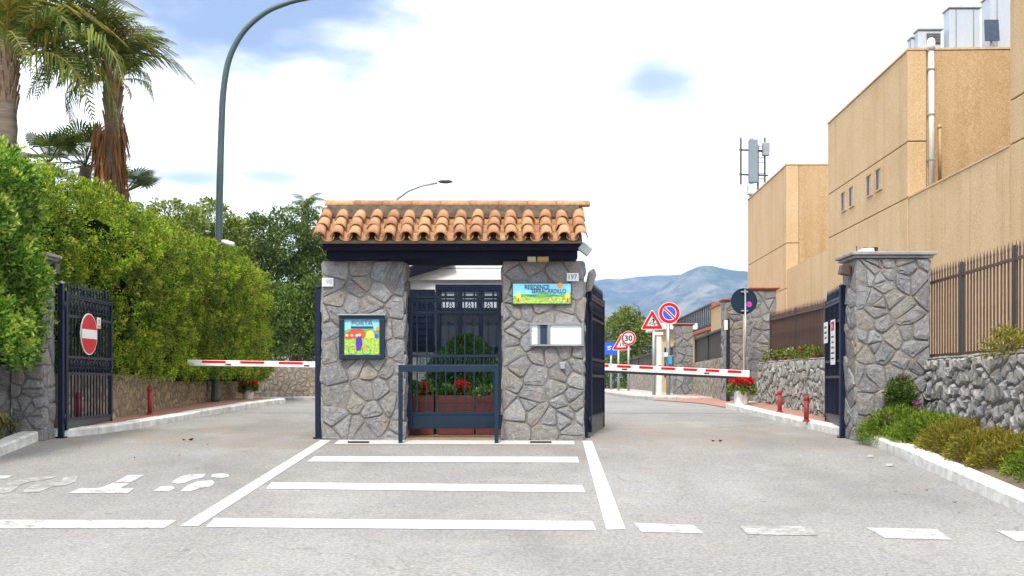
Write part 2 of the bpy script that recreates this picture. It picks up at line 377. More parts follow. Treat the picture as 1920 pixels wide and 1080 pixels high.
A['leafT2'] = leaf_mat('olive_leaf', [(0.045, 0.085, 0.022), (0.114, 0.169, 0.027), (0.196, 0.252, 0.041), (0.299, 0.335, 0.056)], .2)
A['leafS'] = leaf_mat('shrub_leaf', [(0.055, 0.109, 0.015), (0.128, 0.218, 0.022), (0.238, 0.347, 0.03), (0.365, 0.438, 0.036)], .3)
A['leafY'] = leaf_mat('dry_shrub_leaf', [(0.099, 0.099, 0.016), (0.215, 0.215, 0.023), (0.329, 0.297, 0.036), (0.396, 0.279, 0.066)], .3)
A['leafD'] = leaf_mat('rosemary_leaf', [(0.036, 0.115, 0.043), (0.087, 0.219, 0.061), (0.219, 0.373, 0.071)], .15)
A['leafG'] = leaf_mat('geranium_leaf', [(0.037, 0.11, 0.015), (0.085, 0.207, 0.024), (0.195, 0.317, 0.037)], .3)
A['grass'] = leaf_mat('grass_blade', [(.05, .07, .010), (.10, .12, .014), (.17, .17, .03)], .3)
A['leafGlint'] = leaf_mat('glint_leaf', [(.22, .36, .04), (.36, .48, .08), (.5, .56, .16)], .3)  # pale leaf tips: specular highlights put into the leaf colour
A['leafGlintB'] = leaf_mat('glint_hedge_leaf', [(.22, .27, .02), (.34, .36, .035), (.5, .45, .10)], .3)  # same painted highlights for the clipped hedge
A['palm'] = leaf_mat('palm_leaf', [(0.033, 0.083, 0.017), (0.066, 0.135, 0.022), (0.132, 0.18, 0.024), (0.215, 0.21, 0.024)], .3)
A['petiole'] = M('palm_petiole', (.26, .15, .035), .6, var=.3)
A['palmy'] = leaf_mat('yellow_palm_leaf', [(0.09, 0.135, 0.018), (0.195, 0.195, 0.024), (0.3, 0.225, 0.03)], .3)
A['petal_r'] = leaf_mat('red_petal', [(.45, .006, .01), (.62, .012, .015), (.7, .03, .02)], .2, patch=.1)
A['petal_w'] = leaf_mat('white_petal', [(.7, .7, .6), (.8, .8, .75)], .2, patch=.05)
A['petal_p'] = leaf_mat('purple_petal', [(.25, .03, .30), (.42, .07, .42)], .2, patch=.1)
A['mtA'] = mountain_mat('mountain_slope', (.26, .23, .17), (.06, .075, .04)); A['mtB'] = mountain_mat('far_slope', (.22, .19, .15), (.06, .07, .045))

def tile_mat():
    m, nt, N, L, bs = nodes('roof_clay'); co = N('ShaderNodeTexCoord').outputs['Object']
    c = ramp(N, L, rnd(N, L), [(.36, .165, .075), (.44, .22, .10), (.52, .30, .145), (.38, .18, .09), (.48, .26, .115), (.30, .13, .065)])
    f = noise(N, L, co, 14, 6, .65); c = mixc(N, L, mrange(N, L, f, .46, .68, 0, .75), c, (.16, .08, .05))
    c = mixc(N, L, mrange(N, L, noise(N, L, co, 8, 4), .58, .7, 0, .4), c, (.62, .42, .22))
    L(c, bs.inputs['Base Color']); bs.inputs['Roughness'].default_value = .85; bump(N, L, noise(N, L, co, 60, 4), bs, .3, .006); return m
A['tile'] = tile_mat()
def glass_mat():
    m, nt, N, L, bs = nodes('dark_glass'); bs.inputs['Base Color'].default_value = (.012, .014, .022, 1); bs.inputs['Roughness'].default_value = .08; return m
A['glass'] = glass_mat()

# ------------------------------------------------------------------ geometry makers
def voronoi(w, h, n, asp=1.0, jit=.48, seed=0):
    """irregular stones covering a w x h rectangle; asp>1 gives upright stones"""
    r = random.Random(seed); W, H = w, h/asp
    nx = max(1, round(math.sqrt(n*W/H))); ny = max(1, round(n/nx)); pts = []
    for j in range(ny):
        for i in range(nx):
            if r.random() < .10: continue
            pts.append(((i+.5+(.25 if j % 2 else -.25)+r.uniform(-jit, jit))*W/nx, (j+.5+r.uniform(-jit, jit))*H/ny))
            if r.random() < .22: pts.append((r.uniform(0, W), r.uniform(0, H)))
    pts = [(min(max(x, .01), W-.01), min(max(y, .01), H-.01)) for x, y in pts]
    P = np.array(pts); cells = []
    for i, (x, y) in enumerate(pts):
        d = np.hypot(P[:, 0]-x, P[:, 1]-y); idx = np.argsort(d)[1:28]
        poly = [(0, 0), (W, 0), (W, H), (0, H)]
        for j in idx:
            if d[j] < 1e-6: continue
            qx, qy = pts[j]; nx_, ny_ = qx-x, qy-y; c = (qx*qx+qy*qy-x*x-y*y)/2
            out = []
            for k in range(len(poly)):
                a, b = poly[k], poly[(k+1) % len(poly)]
                da = a[0]*nx_+a[1]*ny_-c; db = b[0]*nx_+b[1]*ny_-c
                if da <= 0: out.append(a)
                if da*db < 0:
                    t = da/(da-db); out.append((a[0]+(b[0]-a[0])*t, a[1]+(b[1]-a[1])*t))
            poly = out
            if len(poly) < 3: break
        if len(poly) >= 3: cells.append([(a, b*asp) for a, b in poly])
    return cells
def stone_cell(mb, poly, O, U, V, Nn, gap, hgt, r):
    cx = sum(p[0] for p in poly)/len(poly); cy = sum(p[1] for p in poly)/len(poly)
    size = math.sqrt(abs(sum(poly[i][0]*poly[(i+1) % len(poly)][1]-poly[(i+1) % len(poly)][0]*poly[i][1] for i in range(len(poly)))/2))
    if size < .035: return False
    # drop tiny edges, round the corners, roughen
    P = [p for i, p in enumerate(poly) if math.dist(p, poly[i-1]) > .012]
    if len(P) < 3: return False
    Q = []
    for i in range(len(P)):
        a, b, c = P[i-1], P[i], P[(i+1) % len(P)]; t = r.uniform(.08, .2)
        Q += [(b[0]+(a[0]-b[0])*t, b[1]+(a[1]-b[1])*t), (b[0]+(c[0]-b[0])*t, b[1]+(c[1]-b[1])*t)]
    k = len(Q)
    def ins(d, jit=0):
        o = []
        for (x, y) in Q:
            l = math.hypot(x-cx, y-cy) or 1; s = max(.3, 1-(d+r.uniform(0, jit))/l*1.15); o.append((cx+(x-cx)*s, cy+(y-cy)*s))
        return o
    h = hgt*r.uniform(.55, 1.25); tx, ty = r.uniform(-.1, .1), r.uniform(-.1, .1)
    r0 = ins(gap*.5, gap*.5); r1 = ins(gap*.6+hgt*.45, gap*.5); r2 = ins(gap*.6+size*.24)
    vs = [O+U*a+V*b-Nn*.01 for a, b in r0]
    vs += [O+U*a+V*b+Nn*(h*.75+(a-cx)*tx+(b-cy)*ty+r.uniform(-.12, .12)*h) for a, b in r1]
    vs += [O+U*a+V*b+Nn*(h+(a-cx)*tx+(b-cy)*ty+r.uniform(-.38, .38)*h) for a, b in r2]
    fs = [(i, (i+1) % k, k+(i+1) % k, k+i) for i in range(k)] + [(k+i, k+(i+1) % k, 2*k+(i+1) % k, 2*k+i) for i in range(k)] + [tuple(2*k+i for i in range(k))]
    mb.add(vs, fs); return True
def stone_face(parent, O, U, V, w, h, n, mat, gap=.012, hgt=.022, asp=1.0, seed=0, top=None, joined=False, name='stone', base=None):
    """face a wall with separate stones; U,V unit vectors, normal = U x V; top(u)/base(u) trim the cells"""
    O, U, V = Vector(O), Vector(U), Vector(V); Nn = U.cross(V).normalized(); r = random.Random(seed)
    cells = voronoi(w, h, n, asp, seed=seed); allm = MB(); cnt = 0
    for c in cells:
        if top or base:
            c = [(a, (base(a) if base else 0) + b/h*((top(a) if top else h)-(base(a) if base else 0))) for a, b in c]
        mb = MB() if not joined else allm
        if stone_cell(mb, c, O, U, V, Nn, gap, hgt, r) and not joined:
            mb.build(name, mat, parent, smooth=False); cnt += 1
    if joined: stuff(allm.build('small_stones', mat, parent))
    return cnt

def leaves(name, P, Dr, size, mat, parent=None, width=.5, fold=.18, up=None):
    """one mesh of many separate folded leaves: points P, directions Dr, lengths size"""
    P = np.asarray(P, float); n = len(P); Dr = Dr/np.linalg.norm(Dr, axis=1, keepdims=True)
    ref = rng.normal(size=(n, 3)); sd = np.cross(Dr, ref); sd /= np.linalg.norm(sd, axis=1, keepdims=True); nn = np.cross(sd, Dr)
    sz = np.broadcast_to(np.asarray(size, float), (n,))[:, None]
    v = np.empty((n, 4, 3)); v[:, 0] = P; v[:, 2] = P+Dr*sz
    v[:, 1] = P+Dr*sz*.5+sd*sz*width*.5+nn*sz*fold; v[:, 3] = P+Dr*sz*.5-sd*sz*width*.5+nn*sz*fold
    if parent is not None: v -= np.array(LOC[root_of(parent).name])
    me = bpy.data.meshes.new(name); me.vertices.add(4*n); me.vertices.foreach_set('co', v.reshape(-1))
    b = (np.arange(n)*4)[:, None]; tri = np.concatenate([b, b+1, b+2, b, b+2, b+3], 1).reshape(-1)
    me.loops.add(6*n); me.loops.foreach_set('vertex_index', tri.astype(np.int32))
    me.polygons.add(2*n); me.polygons.foreach_set('loop_start', np.arange(2*n, dtype=np.int32)*3)
    me.materials.append(mat); me.update(); me.validate()
    return link(bpy.data.objects.new(name, me), parent)
def clumps(cen, nrm, rad, per, leaf, out=1.0):
    """leaf points grouped in rounded tufts that face outwards"""
    cen = np.asarray(cen); nrm = np.asarray(nrm); n = len(cen)
    rad = np.broadcast_to(np.asarray(rad, float), (n,))
    d = rng.normal(size=(n, per, 3)); d /= np.linalg.norm(d, axis=2, keepdims=True)
    d += nrm[:, None, :]*out; d /= np.linalg.norm(d, axis=2, keepdims=True)
    r = rad[:, None, None]*(rng.random((n, per, 1))**.4)
    p = cen[:, None, :]+d*r
    dr = d+rng.normal(size=d.shape)*.55+np.array([0, 0, .25])
    sz = leaf*rng.uniform(.6, 1.25, (n, per))
    return p.reshape(-1, 3), dr.reshape(-1, 3), sz.reshape(-1)
def wob(p, s, a, seed=0):   # smooth pseudo-noise from a few sines
    r = np.random.default_rng(seed); o = np.zeros(len(p))
    for k in range(5):
        w = r.normal(size=3)*s*(1+.6*k); o += np.sin(p@w+r.uniform(0, 6.3))/(1+.5*k)
    return o*a
def ellipsoid_pts(c, rad, n, zmin=-.6):
    d = rng.normal(size=(n*2, 3)); d /= np.linalg.norm(d, axis=1, keepdims=True); d = d[d[:, 2] > zmin][:n]
    return np.array(c)+d*np.array(rad), d
def shrub(name, label, cat, c, rad, nclump, per, leaf, mat, crad=.12, group=None, width=.4, stem=True, zmin=-.2, extra=None):
    c = Vector(c); t = thing(name, label, cat, c, group=group)
    p, d = ellipsoid_pts(c+Vector((0, 0, rad[2]*.15)), rad, nclump, zmin)
    p = p+d*wob(p, 2.2/max(rad), .10*min(rad), 3)[:, None]
    q = np.concatenate([p, np.array(c)+(p-np.array(c))*rng.uniform(.4, .9, (len(p), 1))]); dd = np.concatenate([d, d])
    leaves('foliage', *clumps(q, dd, crad, per, leaf), mat, t, width=width)
    if stem:
        s = MB()
        for k in range(6):
            a = 2*PI*k/6; s.tube([c, c+Vector((math.cos(a)*rad[0]*.3, math.sin(a)*rad[1]*.3, rad[2]*.4)), c+Vector((math.cos(a)*rad[0]*.7, math.sin(a)*rad[1]*.7, rad[2]*.8))], [.014, .01, .005], 5)
        s.build('stem', A['bark'], t)
    return t

# ------------------------------------------------------------------ ground and road
def sheet(name, xs, ys, up, mat, zf=zg):
    mb = MB(); nx, ny = len(xs), len(ys)
    vs = [(x, y, zf(y)+up) for y in ys for x in xs]
    fs = [(j*nx+i, j*nx+i+1, (j+1)*nx+i+1, (j+1)*nx+i) for j in range(ny-1) for i in range(nx-1)]
    return struct(mb.add(vs, fs).build(name, mat))
YS = [-4000, -400, -60, -8, 2, 6, 10, 13.6, 14.8, 16, 17, 18, 19, 20, 21, 22, 23, 24, 30, 40, 60, 120, 600, 4000]
sheet('ground', [-4000, -400, -60, -14, -6, 0, 6, 14, 60, 400, 4000], YS, -.03, A['earth'])
sheet('road', [-16, -10, -5, 0, 5, 10, 16], [y for y in YS if -60 < y < 100][:], 0, A['asphalt'])

def marking(polys, mat, name='road_marking'):
    mb = MB()
    for p in polys: mb.add([R(*q) for q in p], [tuple(range(len(p)))[::-1]])
    # make every face look up
    o = mb.build(name, mat); me = o.data
    for f in me.polygons:
        if f.normal.z < 0: f.flip()
    struct(o); return o
marking([[(636, 825), (1076, 827), (1078, 834), (626, 833)]], A['paint'])
marking([[(590, 856), (1083, 857), (1086, 868), (575, 866)]], A['paint'])
marking([[(509, 905), (1091, 910), (1098, 924), (499, 917)]], A['paint'])
marking([[(403, 972), (1110, 978), (1118, 995), (385, 989)]], A['paint'])
marking([[(602, 825), (621, 826), (372, 987), (337, 987)]], A['paint'])
marking([[(1092, 827), (1110, 827), (1173, 993), (1137, 994)]], A['paint'])
marking([[(-150, 975), (332, 976), (308, 991), (-170, 992)]], A['paint_worn'])
marking([[(1187, 981), (1300, 985), (1320, 1001), (1203, 998)]], A['paint_worn'])
marking([[(1385, 986), (1518, 988), (1533, 1005), (1402, 1003)]], A['paint_faded'])
marking([[(1624, 990), (1756, 993), (1786, 1013), (1660, 1010)]], A['paint_worn'])
marking([[(1868, 996), (2010, 998), (2060, 1018), (1905, 1015)]], A['paint_worn'])
def blob(cx, cy, rx, ry, sk=0, a0=0, a1=2*PI, n=16): return [(cx+rx*math.cos(a0+(a1-a0)*i/n)+sk*math.sin(a0+(a1-a0)*i/n), cy+ry*math.sin(a0+(a1-a0)*i/n)) for i in range(n)]
marking([blob(413, 892.5, 17, 4.5), [(322, 905), (336, 895), (355, 890), (386, 889), (380, 896), (360, 900), (346, 906), (334, 908)],
         [(338, 922), (352, 910), (372, 902), (398, 901), (402, 906), (395, 913), (372, 917), (356, 922)], [(287, 922), (300, 913), (322, 911), (328, 916), (316, 922)]], A['paint_worn'], 'painted_letter_s')
marking([[(128, 925), (150, 916), (186, 916), (212, 906), (244, 906), (226, 916), (251, 916), (240, 925)], [(215, 905), (240, 891), (270, 891), (246, 905)]], A['paint_worn'], 'painted_letter_t')
marking([[(36, 925), (62, 910), (92, 906), (112, 905), (120, 896), (132, 892), (146, 893), (142, 904), (122, 911), (98, 913), (70, 924)],
         [(-14, 926), (4, 911), (34, 900), (66, 895), (106, 894), (92, 899), (56, 904), (38, 910), (20, 924)]], A['paint_faded'], 'painted_letter_o')
marking([[(-130, 926), (-90, 900), (-60, 892), (26, 892), (12, 898), (-50, 900), (-70, 908), (-40, 909), (-60, 916), (-88, 916), (-102, 926)]], A['paint_worn'], 'painted_letter_p')

# kerbs
def path_pts(pts, step=.9):
    out = []; P = [Vector((*p, 0)) for p in pts]
    for a, b in zip(P, P[1:]):
        n = max(1, round((b-a).length/step))
        for i in range(n): out.append(a.lerp(b, i/n))
    out.append(P[-1]); return out
def kerb(pts, w, h, mat, side=1, step=.9, lift=0, name='kerb'):
    """a row of kerb stones; side=+1: the stone lies to the right of the walking direction"""
    P = path_pts(pts, step); r = struct(bpy.data.objects.new(name, None)); C.objects.link(r); LOC[r.name] = Vector((0, 0, 0))
    nrm = []
    for i in range(len(P)):
        d = (P[min(i+1, len(P)-1)]-P[max(i-1, 0)]).normalized(); nrm.append(Vector((d.y, -d.x, 0))*side*w)
    for i in range(len(P)-1):
        g = .006; a, b = P[i].lerp(P[i+1], g), P[i+1].lerp(P[i], g); na, nb = nrm[i], nrm[i+1]; j = random.uniform(-.006, .006)
        za, zb = zg(a.y)+lift, zg(b.y)+lift; ch = .02
        def sec(p, n, z):
            return [p+Vector((0, 0, z-.1)), p+Vector((0, 0, z+h-ch+j)), p+n*(ch/w)+Vector((0, 0, z+h+j)), p+n+Vector((0, 0, z+h+j)), p+n+Vector((0, 0, z-.1))]
        vs = sec(a, na, za)+sec(b, nb, zb)
        fs = [(0, 5, 6, 1), (1, 6, 7, 2), (2, 7, 8, 3), (3, 8, 9, 4), (0, 1, 2, 3, 4), (9, 8, 7, 6, 5)]
        if side < 0: fs = [f[::-1] for f in fs]
        MB().add(vs, fs).build('kerb_stone', mat, r)
    return r
KL = [(-5.92, 13.85), (-5.62, 14.5), (-5.42, 15.5), (-5.22, 17.5), (-5.0, 20), (-4.8, 22.6), (-5.0, 23.4), (-5.6, 24.0)]
kerb(KL, .2, .11, A['kerb'], -1)
KL0 = [(-4.95, 5), (-5.45, 9), (-5.78, 12), (-6.0, 13.55)]
kerb(KL0, .2, .12, A['kerb'], -1)
KR0 = [(4.43, 13.5), (4.36, 12.2), (4.24, 10.2), (4.13, 8.6), (3.95, 6)]
kerb(KR0, .19, .13, A['kerb'], -1)
KR = [(4.50, 13.75), (4.36, 14.6), (4.25, 16), (4.14, 18), (4.05, 20.2)]
kerb(KR, .2, .11, A['kerb'], 1)
kerb([(4.05, 20.2), (4.6, 20.75)], .2, .11, A['kerb'], 1)
KF = [(3.6, 60), (3.45, 41), (3.3, 34), (3.2, 28.5), (3.4, 26.2), (3.9, 25.3), (5.0, 25.0), (6.5, 24.9)]
kerb(KF, .22, .10, A['kerbgrey'], -1)
kerb([(-9, 25.9), (-4.4, 25.9), (-3.6, 26.6), (-3.4, 40)], .2, .09, A['kerbgrey'], -1)
def strip(name, left, right, up, mat, zfun=None):
    n = 24
    def samp(pts, t):
        ys = np.cumsum([0]+[math.dist(a, b) for a, b in zip(pts, pts[1:])]); s = t*ys[-1]
        return float(np.interp(s, ys, [p[0] for p in pts])), float(np.interp(s, ys, [p[1] for p in pts]))
    vs = []
    for i in range(n+1):
        for p in (left, right):
            x, y = samp(p, i/n); vs.append((x, y, (zfun(x, y) if zfun else zg(y))+up))
    o = MB().add(vs, [(2*i, 2*i+1, 2*i+3, 2*i+2) for i in range(n)]).build(name, mat)
    return struct(o)
strip('pavement', [(-6.5, 14.0), (-6.3, 15.5), (-6.3, 24.1)], [(-5.95, 13.95), (-5.5, 15.6), (-4.95, 23.0)], .10, A['brick'])
strip('pavement', [(4.62, 13.8), (4.3, 17), (4.2, 20.3)], [(5.2, 13.8), (5.2, 17), (5.2, 20.5)], .10, A['brick'])
strip('pavement', [(3.75, 60), (3.5, 34), (3.4, 28.5), (3.75, 26), (4.6, 25.3)], [(7, 60), (6, 34), (6, 30), (6, 27), (6, 25.4)], .092, A['kerbgrey'])
strip('driveway', [(3.25, 28), (3.5, 25.6), (3.95, 22.5), (4.1, 20.4)], [(5.5, 29), (6.5, 26), (6.5, 23.5), (6.5, 21)], .012, A['brick'], lambda x, y: zg(y)+max(0, min(.16, (x-4.15)*.14)))

# ------------------------------------------------------------------ mountains
def mountain(name, prof, Y, depth, mat, seed, rough=2.6):
    xs = np.linspace(prof[0][0], prof[-1][0], 150); top = np.interp(xs, [p[0] for p in prof], [p[1] for p in prof])
    r = np.random.default_rng(seed); vs = []; nr = 40
    ph = r.uniform(0, 6.3, 6)
    for j in range(nr+1):
        t = j/nr                               # 0 = foot, 1 = ridge, runs towards the camera at the foot
        y = Y-depth*(1-t)
        for i, (px, py) in enumerate(zip(xs, top)):
            zr = (HZ-py)*Y/F; X = (px-960)*Y/F
            gul = sum(math.sin(X*.012*(1+.8*k)+ph[k]+t*2.2*math.sin(ph[k]))/(1+k) for k in range(6))
            fine = sum(math.sin(X*.05*(1+.7*k)+ph[k]*3+j*.7)/(1+k) for k in range(4))
            z = zr*(t**.85)+gul*16*rough*t*(1-t)*2+fine*3*rough*t*(1-t)
            vs.append((X+gul*10*(1-t), y+gul*30*rough*(1-t*.8), z-2+(fine*.8 if j == nr else 0)))
    n = len(xs); fs = [(j*n+i, j*n+i+1, (j+1)*n+i+1, (j+1)*n+i) for j in range(nr) for i in range(n-1)]
    b = len(vs)                                 # the far side, so that it has a back
    for i in range(n): x, y, z = vs[nr*n+i]; vs.append((x, y+160, -5))
    fs += [(nr*n+i, nr*n+i+1, b+i+1, b+i) for i in range(n-1)]
    return struct(MB().add(vs, fs).build(name, mat, smooth=True))
mountain('hills', [(-400, 610), (100, 585), (500, 560), (800, 545), (1000, 535), (1100, 526), (1135, 520), (1166, 523), (1190, 519), (1229, 515), (1262, 515), (1300, 513), (1400, 520), (1700, 540), (2300, 590)], 3400, 900, A['mtB'], 4)
mountain('hills', [(800, 716), (1060, 680), (1130, 632), (1170, 596), (1205, 566), (1240, 540), (1270, 517), (1290, 505), (1312, 498), (1335, 498), (1360, 503), (1402, 510), (1500, 522), (1700, 560), (2200, 620)], 2900, 700, A['mtA'], 9)

# ------------------------------------------------------------------ large building on the right
c0 = 10.0; KX = 69/F                                     # facade plane X = c0 + KX*Y
UY = Vector((KX, 1, 0)).normalized(); UX = Vector((1, -KX, 0)).normalized()
def FP(Y, z, inn=0): return Vector((c0+KX*Y, Y, z)) + UX*inn
def Yf(px): return c0*F/(px-1029)
def zf(px, py): return EYE-(py-HZ)*Yf(px)/F
def facade_box(mb, Y0, Y1, i0, i1, z0, z1):
    v = [FP(y, z, i) for z in (z0, z1) for y in (Y0, Y1) for i in (i0, i1)]
    mb.add(v, [(0, 2, 3, 1), (4, 5, 7, 6), (0, 1, 5, 4), (2, 6, 7, 3), (0, 4, 6, 2), (1, 3, 7, 5)])
def block(label, px0, px1, ztop, joints, zlow, court_px=None, wins=()):
    """one bay: px0 nearer edge, px1 farther edge; joints: heights of horizontal joints"""
    Y0, Y1 = Yf(px0), Yf(px1); t = thing('concrete_building', label, 'building', FP(Y0, .29))
    m = MB(); facade_box(m, Y0+.06, Y1-.02, .045, 14, 0, ztop-.03); m.build('wall', A['stuccoB'], t)
    zs = [0]+joints+[ztop]; g = .016
    for a, b in zip(zs, zs[1:]):
        m = MB(); facade_box(m, Y0+.13, Y1-g, 0, .06, a+g, b-g if b < ztop else b); m.build('panel', A['stuccoA'], t, bevel=.015)
        m = MB(); facade_box(m, Y0, Y0+.105, -.02, .5, a+g, b-g if b < ztop else b+.01); m.build('corner_panel', A['stuccoA'], t, bevel=.015)
    for a, b in ((.5+g, 3.6), (3.6+g, 8.5), (8.5+g, 14)):
        m = MB(); facade_box(m, Y0+.0, Y0+.06, a, b-g, zlow, ztop); m.build('panel', A['stuccoB'], t, bevel=.015)
    m = MB(); facade_box(m, Y0-.02, Y1, -.03, 14, ztop+.012, ztop+.07); m.build('coping', A['stuccoA'], t)
    for (pa, pb, ya, yb) in wins:
        ya0, yb0 = Yf(pb), Yf(pa); pm = (pa+pb)/2; z1, z0 = zf(pm, ya), zf(pm, yb)
        fr = MB(); s = .045
        for (A0, A1, Z0, Z1) in ((ya0-s, yb0+s, z1, z1+s), (ya0-s, yb0+s, z0-s, z0), (ya0-s, ya0, z0, z1), (yb0, yb0+s, z0, z1)): facade_box(fr, A0, A1, -.05, .02, Z0, Z1)
        w = fr.build('window', A['house'], t); p = MB(); facade_box(p, ya0, yb0, -.012, -.004, z0, z1); p.build('pane', A['winpane'], w)
        p = MB(); facade_box(p, yb0-.16, yb0, -.03, -.0125, z0, z1); p.build('shutter_or_recess_shade', A['sheet'], w)  # dark strip standing in for shade on the recess side, not a shutter
    return t, Y0, Y1
zT = zf(1703, 95); j1 = zf(1703, 265); j2 = zf(1703, 370)
wins = [(1579.5, 1587, 361, 394), (1594, 1602, 351, 386), (1627, 1636, 329, 366), (1644.5, 1654, 317, 355)]
bA, YA0, YA1 = block('tall ochre concrete building with four small windows and rooftop units', 1703, 1552, zT, [j2, j1], j2, wins=wins)
bC, YC0, YC1 = block('farther ochre concrete building with the phone mast on its roof', 1475, 1402, zf(1475, 310), [j2-1.2, j2+.7], 0)
bB, YB0, YB1 = block('nearest ochre concrete building running out of the right edge', 2600, 1893, 14.5, [j2, zf(1893, 190)], 0)
# low wall of the courtyard between the nearest and the tall building
cw = thing('courtyard_wall', 'low ochre wall closing the court between the two nearest blocks', 'wall', FP(YB1, .29))
Ym = Yf(1765)
for a, b in ((YB1+.02, YB1+2.2), (YB1+2.225, Ym), (Ym+.025, YA0-.02)):
    m = MB(); facade_box(m, a, b, 0, .3, 0, j2-.03); m.build('panel', A['stuccoA'], cw, bevel=.012)
m = MB(); facade_box(m, YB1+.02, YA0-.02, -.02, .32, j2-.028, j2+.02); m.build('coping', A['stuccoA'], cw)
m = MB(); facade_box(m, YA1+.02, YC0-.02, .02, .3, 0, j2-.4)
tag(m.build('courtyard_wall', A['stuccoA']), 'low ochre wall between the tall block and the mast block', 'wall')
# rain pipes on the end wall
def onend(px, py, out=.06): Y = YA0-out; return Wp(px, py, Y)
t = thing('drain_pipe', 'tall white drainpipe on the end wall of the ochre building', 'pipe', onend(1746, 350))
m = MB(); m.tube([onend(1747, 352, .12), onend(1746, 92, .12)], .075, 12); m.build('pipe', A['white'], t, smooth=True)
m = MB(); m.tube([onend(1746, 94, .12), onend(1745.7, 78, .12)], .11, 12); m.ball(onend(1745.7, 78, .12), .11, 12, 6); m.build('cowl', A['white'], t, smooth=True)
for y in (130, 215, 300):
    m = MB(); q = onend(1746.5, y, .12); m.box(q.x-.09, q.x+.09, q.y-.085, q.y+.13, q.z-.02, q.z+.02); m.build('bracket', A['galv'], t)
t = thing('vent_pipe', 'short brown pipe beside the white drainpipe', 'pipe', onend(1762, 335))
m = MB(); m.tube([onend(1762.5, 338, .09), onend(1762, 240, .09)], .042, 10); m.build('pipe', A['stuccoB'], t, smooth=True)
m = MB(); m.lathe(onend(1762, 240, .09), [(.055, 0), (.055, .06), (.02, .09)], 10); m.build('cap', A['stuccoA'], t, smooth=True)
# rooftop units
def roof_unit(label, px0, px1, ptop, Y, depth, vents, name='rooftop_unit'):
    a = Wp(px0, ptop, Y); b = Wp(px1, ptop, Y); z0 = zT+.07
    t = thing(name, label, 'air unit', ((a.x+b.x)/2, Y, z0))
    m = MB(); m.box(a.x, b.x, Y, Y+depth, z0+.1, a.z); m.build('casing', A['panelgrey'], t, bevel=.02)
    m = MB(); m.box(a.x-.03, b.x+.03, Y-.03, Y+depth+.03, a.z+.002, a.z+.05); m.build('lid', A['alu'], t)
    for x in (a.x+.08, b.x-.16): m = MB(); m.box(x, x+.08, Y+.05, Y+depth-.05, z0, z0+.098); m.build('foot', A['galv'], t)
    if vents:
        w = b.x-a.x
        m = MB(); m.box(a.x+w*.35, b.x-w*.08, Y-.02, Y-.002, a.z-(a.z-z0)*.55, a.z-(a.z-z0)*.12); g = m.build('grille', A['sheet'], t)
        m = MB()
        for k in range(6): zz = a.z-(a.z-z0)*(.17+.06*k); m.box(a.x+w*.35, b.x-w*.08, Y-.035, Y-.022, zz, zz+.02)
        m.build('louvre', A['alu'], g)
    else:
        for x in (a.x+.18, b.x-.2): m = MB(); m.box(x, x+.02, Y-.012, Y-.002, z0+.12, a.z-.03); m.build('seam', A['alu'], t)
    return t
roof_unit('small white rooftop unit with a dark grille beside the drainpipe top', 1722, 1766, 57, YA0+.7, .35, True)
roof_unit('tall plain white rooftop unit in the middle of the ochre roof', 1780, 1838, 16, YA0+.6, .45, False)
roof_unit('pale blue rooftop unit half hidden by the nearest ochre block', 1857, 1935, -8, YA0+.9, .6, False)
roof_unit('tiny white rooftop box at the left of the roof units', 1709, 1719, 72, YA0+1.0, .3, False)
t = thing('solar_floodlight', 'dark square panel on a short bracket between the rooftop units', 'light', Wp(1860, 92, YA0+.3))
m = MB(); Y = YA0+.4; p, q = Wp(1848, 76, Y), Wp(1876, 34, Y); m.add([(p.x, Y, p.z), (q.x-.02, Y, p.z), (q.x, Y+.12, q.z), (p.x+.03, Y+.12, q.z), (p.x, Y+.05, p.z-.0), (q.x-.02, Y+.05, p.z), (q.x, Y+.17, q.z), (p.x+.03, Y+.17, q.z)], [(0, 1, 2, 3), (7, 6, 5, 4), (0, 4, 5, 1), (1, 5, 6, 2), (2, 6, 7, 3), (3, 7, 4, 0)]); m.build('panel', M('dark_blue_panel', (.03, .055, .10), .3), t)
m = MB(); x = (p.x+q.x)/2; m.tube([(x, Y+.12, zT+.05), (x, Y+.12, p.z+.1)], .035, 8); m.box(x-.1, x+.1, Y, Y+.25, zT+.072, zT+.12); m.build('bracket', A['galv'], t)
# phone mast
YM = 53.3
def mp(px, py): return Wp(px, py, YM)
t = thing('phone_mast', 'phone mast with pale antenna panels above the far ochre roof', 'antenna', mp(1408, 372))
m = MB(); m.tube([mp(1409, 384), mp(1409, 258)], .11, 8); m.build('pole', A['galv'], t, smooth=True)
for x, y0, y1 in ((1389, 258, 346), (1434, 258, 342), (1421, 272, 368)):
    m = MB(); m.tube([mp(x, y1), mp(x, y0)], .05, 6); m.build('antenna_rod', A['sheet'], t)
for y in (281, 327):
    m = MB(); m.bar(mp(1386, y), mp(1440, y+2), .08, .08); m.build('crossbar', A['sheet'], t)
m = MB(); a, b = mp(1401, 345), mp(1417, 265); m.box(a.x, b.x, YM-.5, YM-.18, a.z, b.z); m.build('antenna_panel', A['antenna'], t, bevel=.03)
m = MB(); a, b = mp(1427, 294), mp(1440, 270); m.box(a.x, b.x, YM-.4, YM-.1, a.z, b.z); m.build('antenna_box', A['alu'], t, bevel=.03)
m = MB(); a, b = mp(1399, 367), mp(1411, 348); m.box(a.x, b.x, YM-.5, YM-.1, a.z, b.z); m.build('cabinet', A['panelgrey'], t, bevel=.03)
for k in range(9): m = MB(); a = mp(1421, 275+k*10); m.bar(a, a+Vector((.38, 0, 0)), .03, .03); m.build('rung', A['sheet'], t)
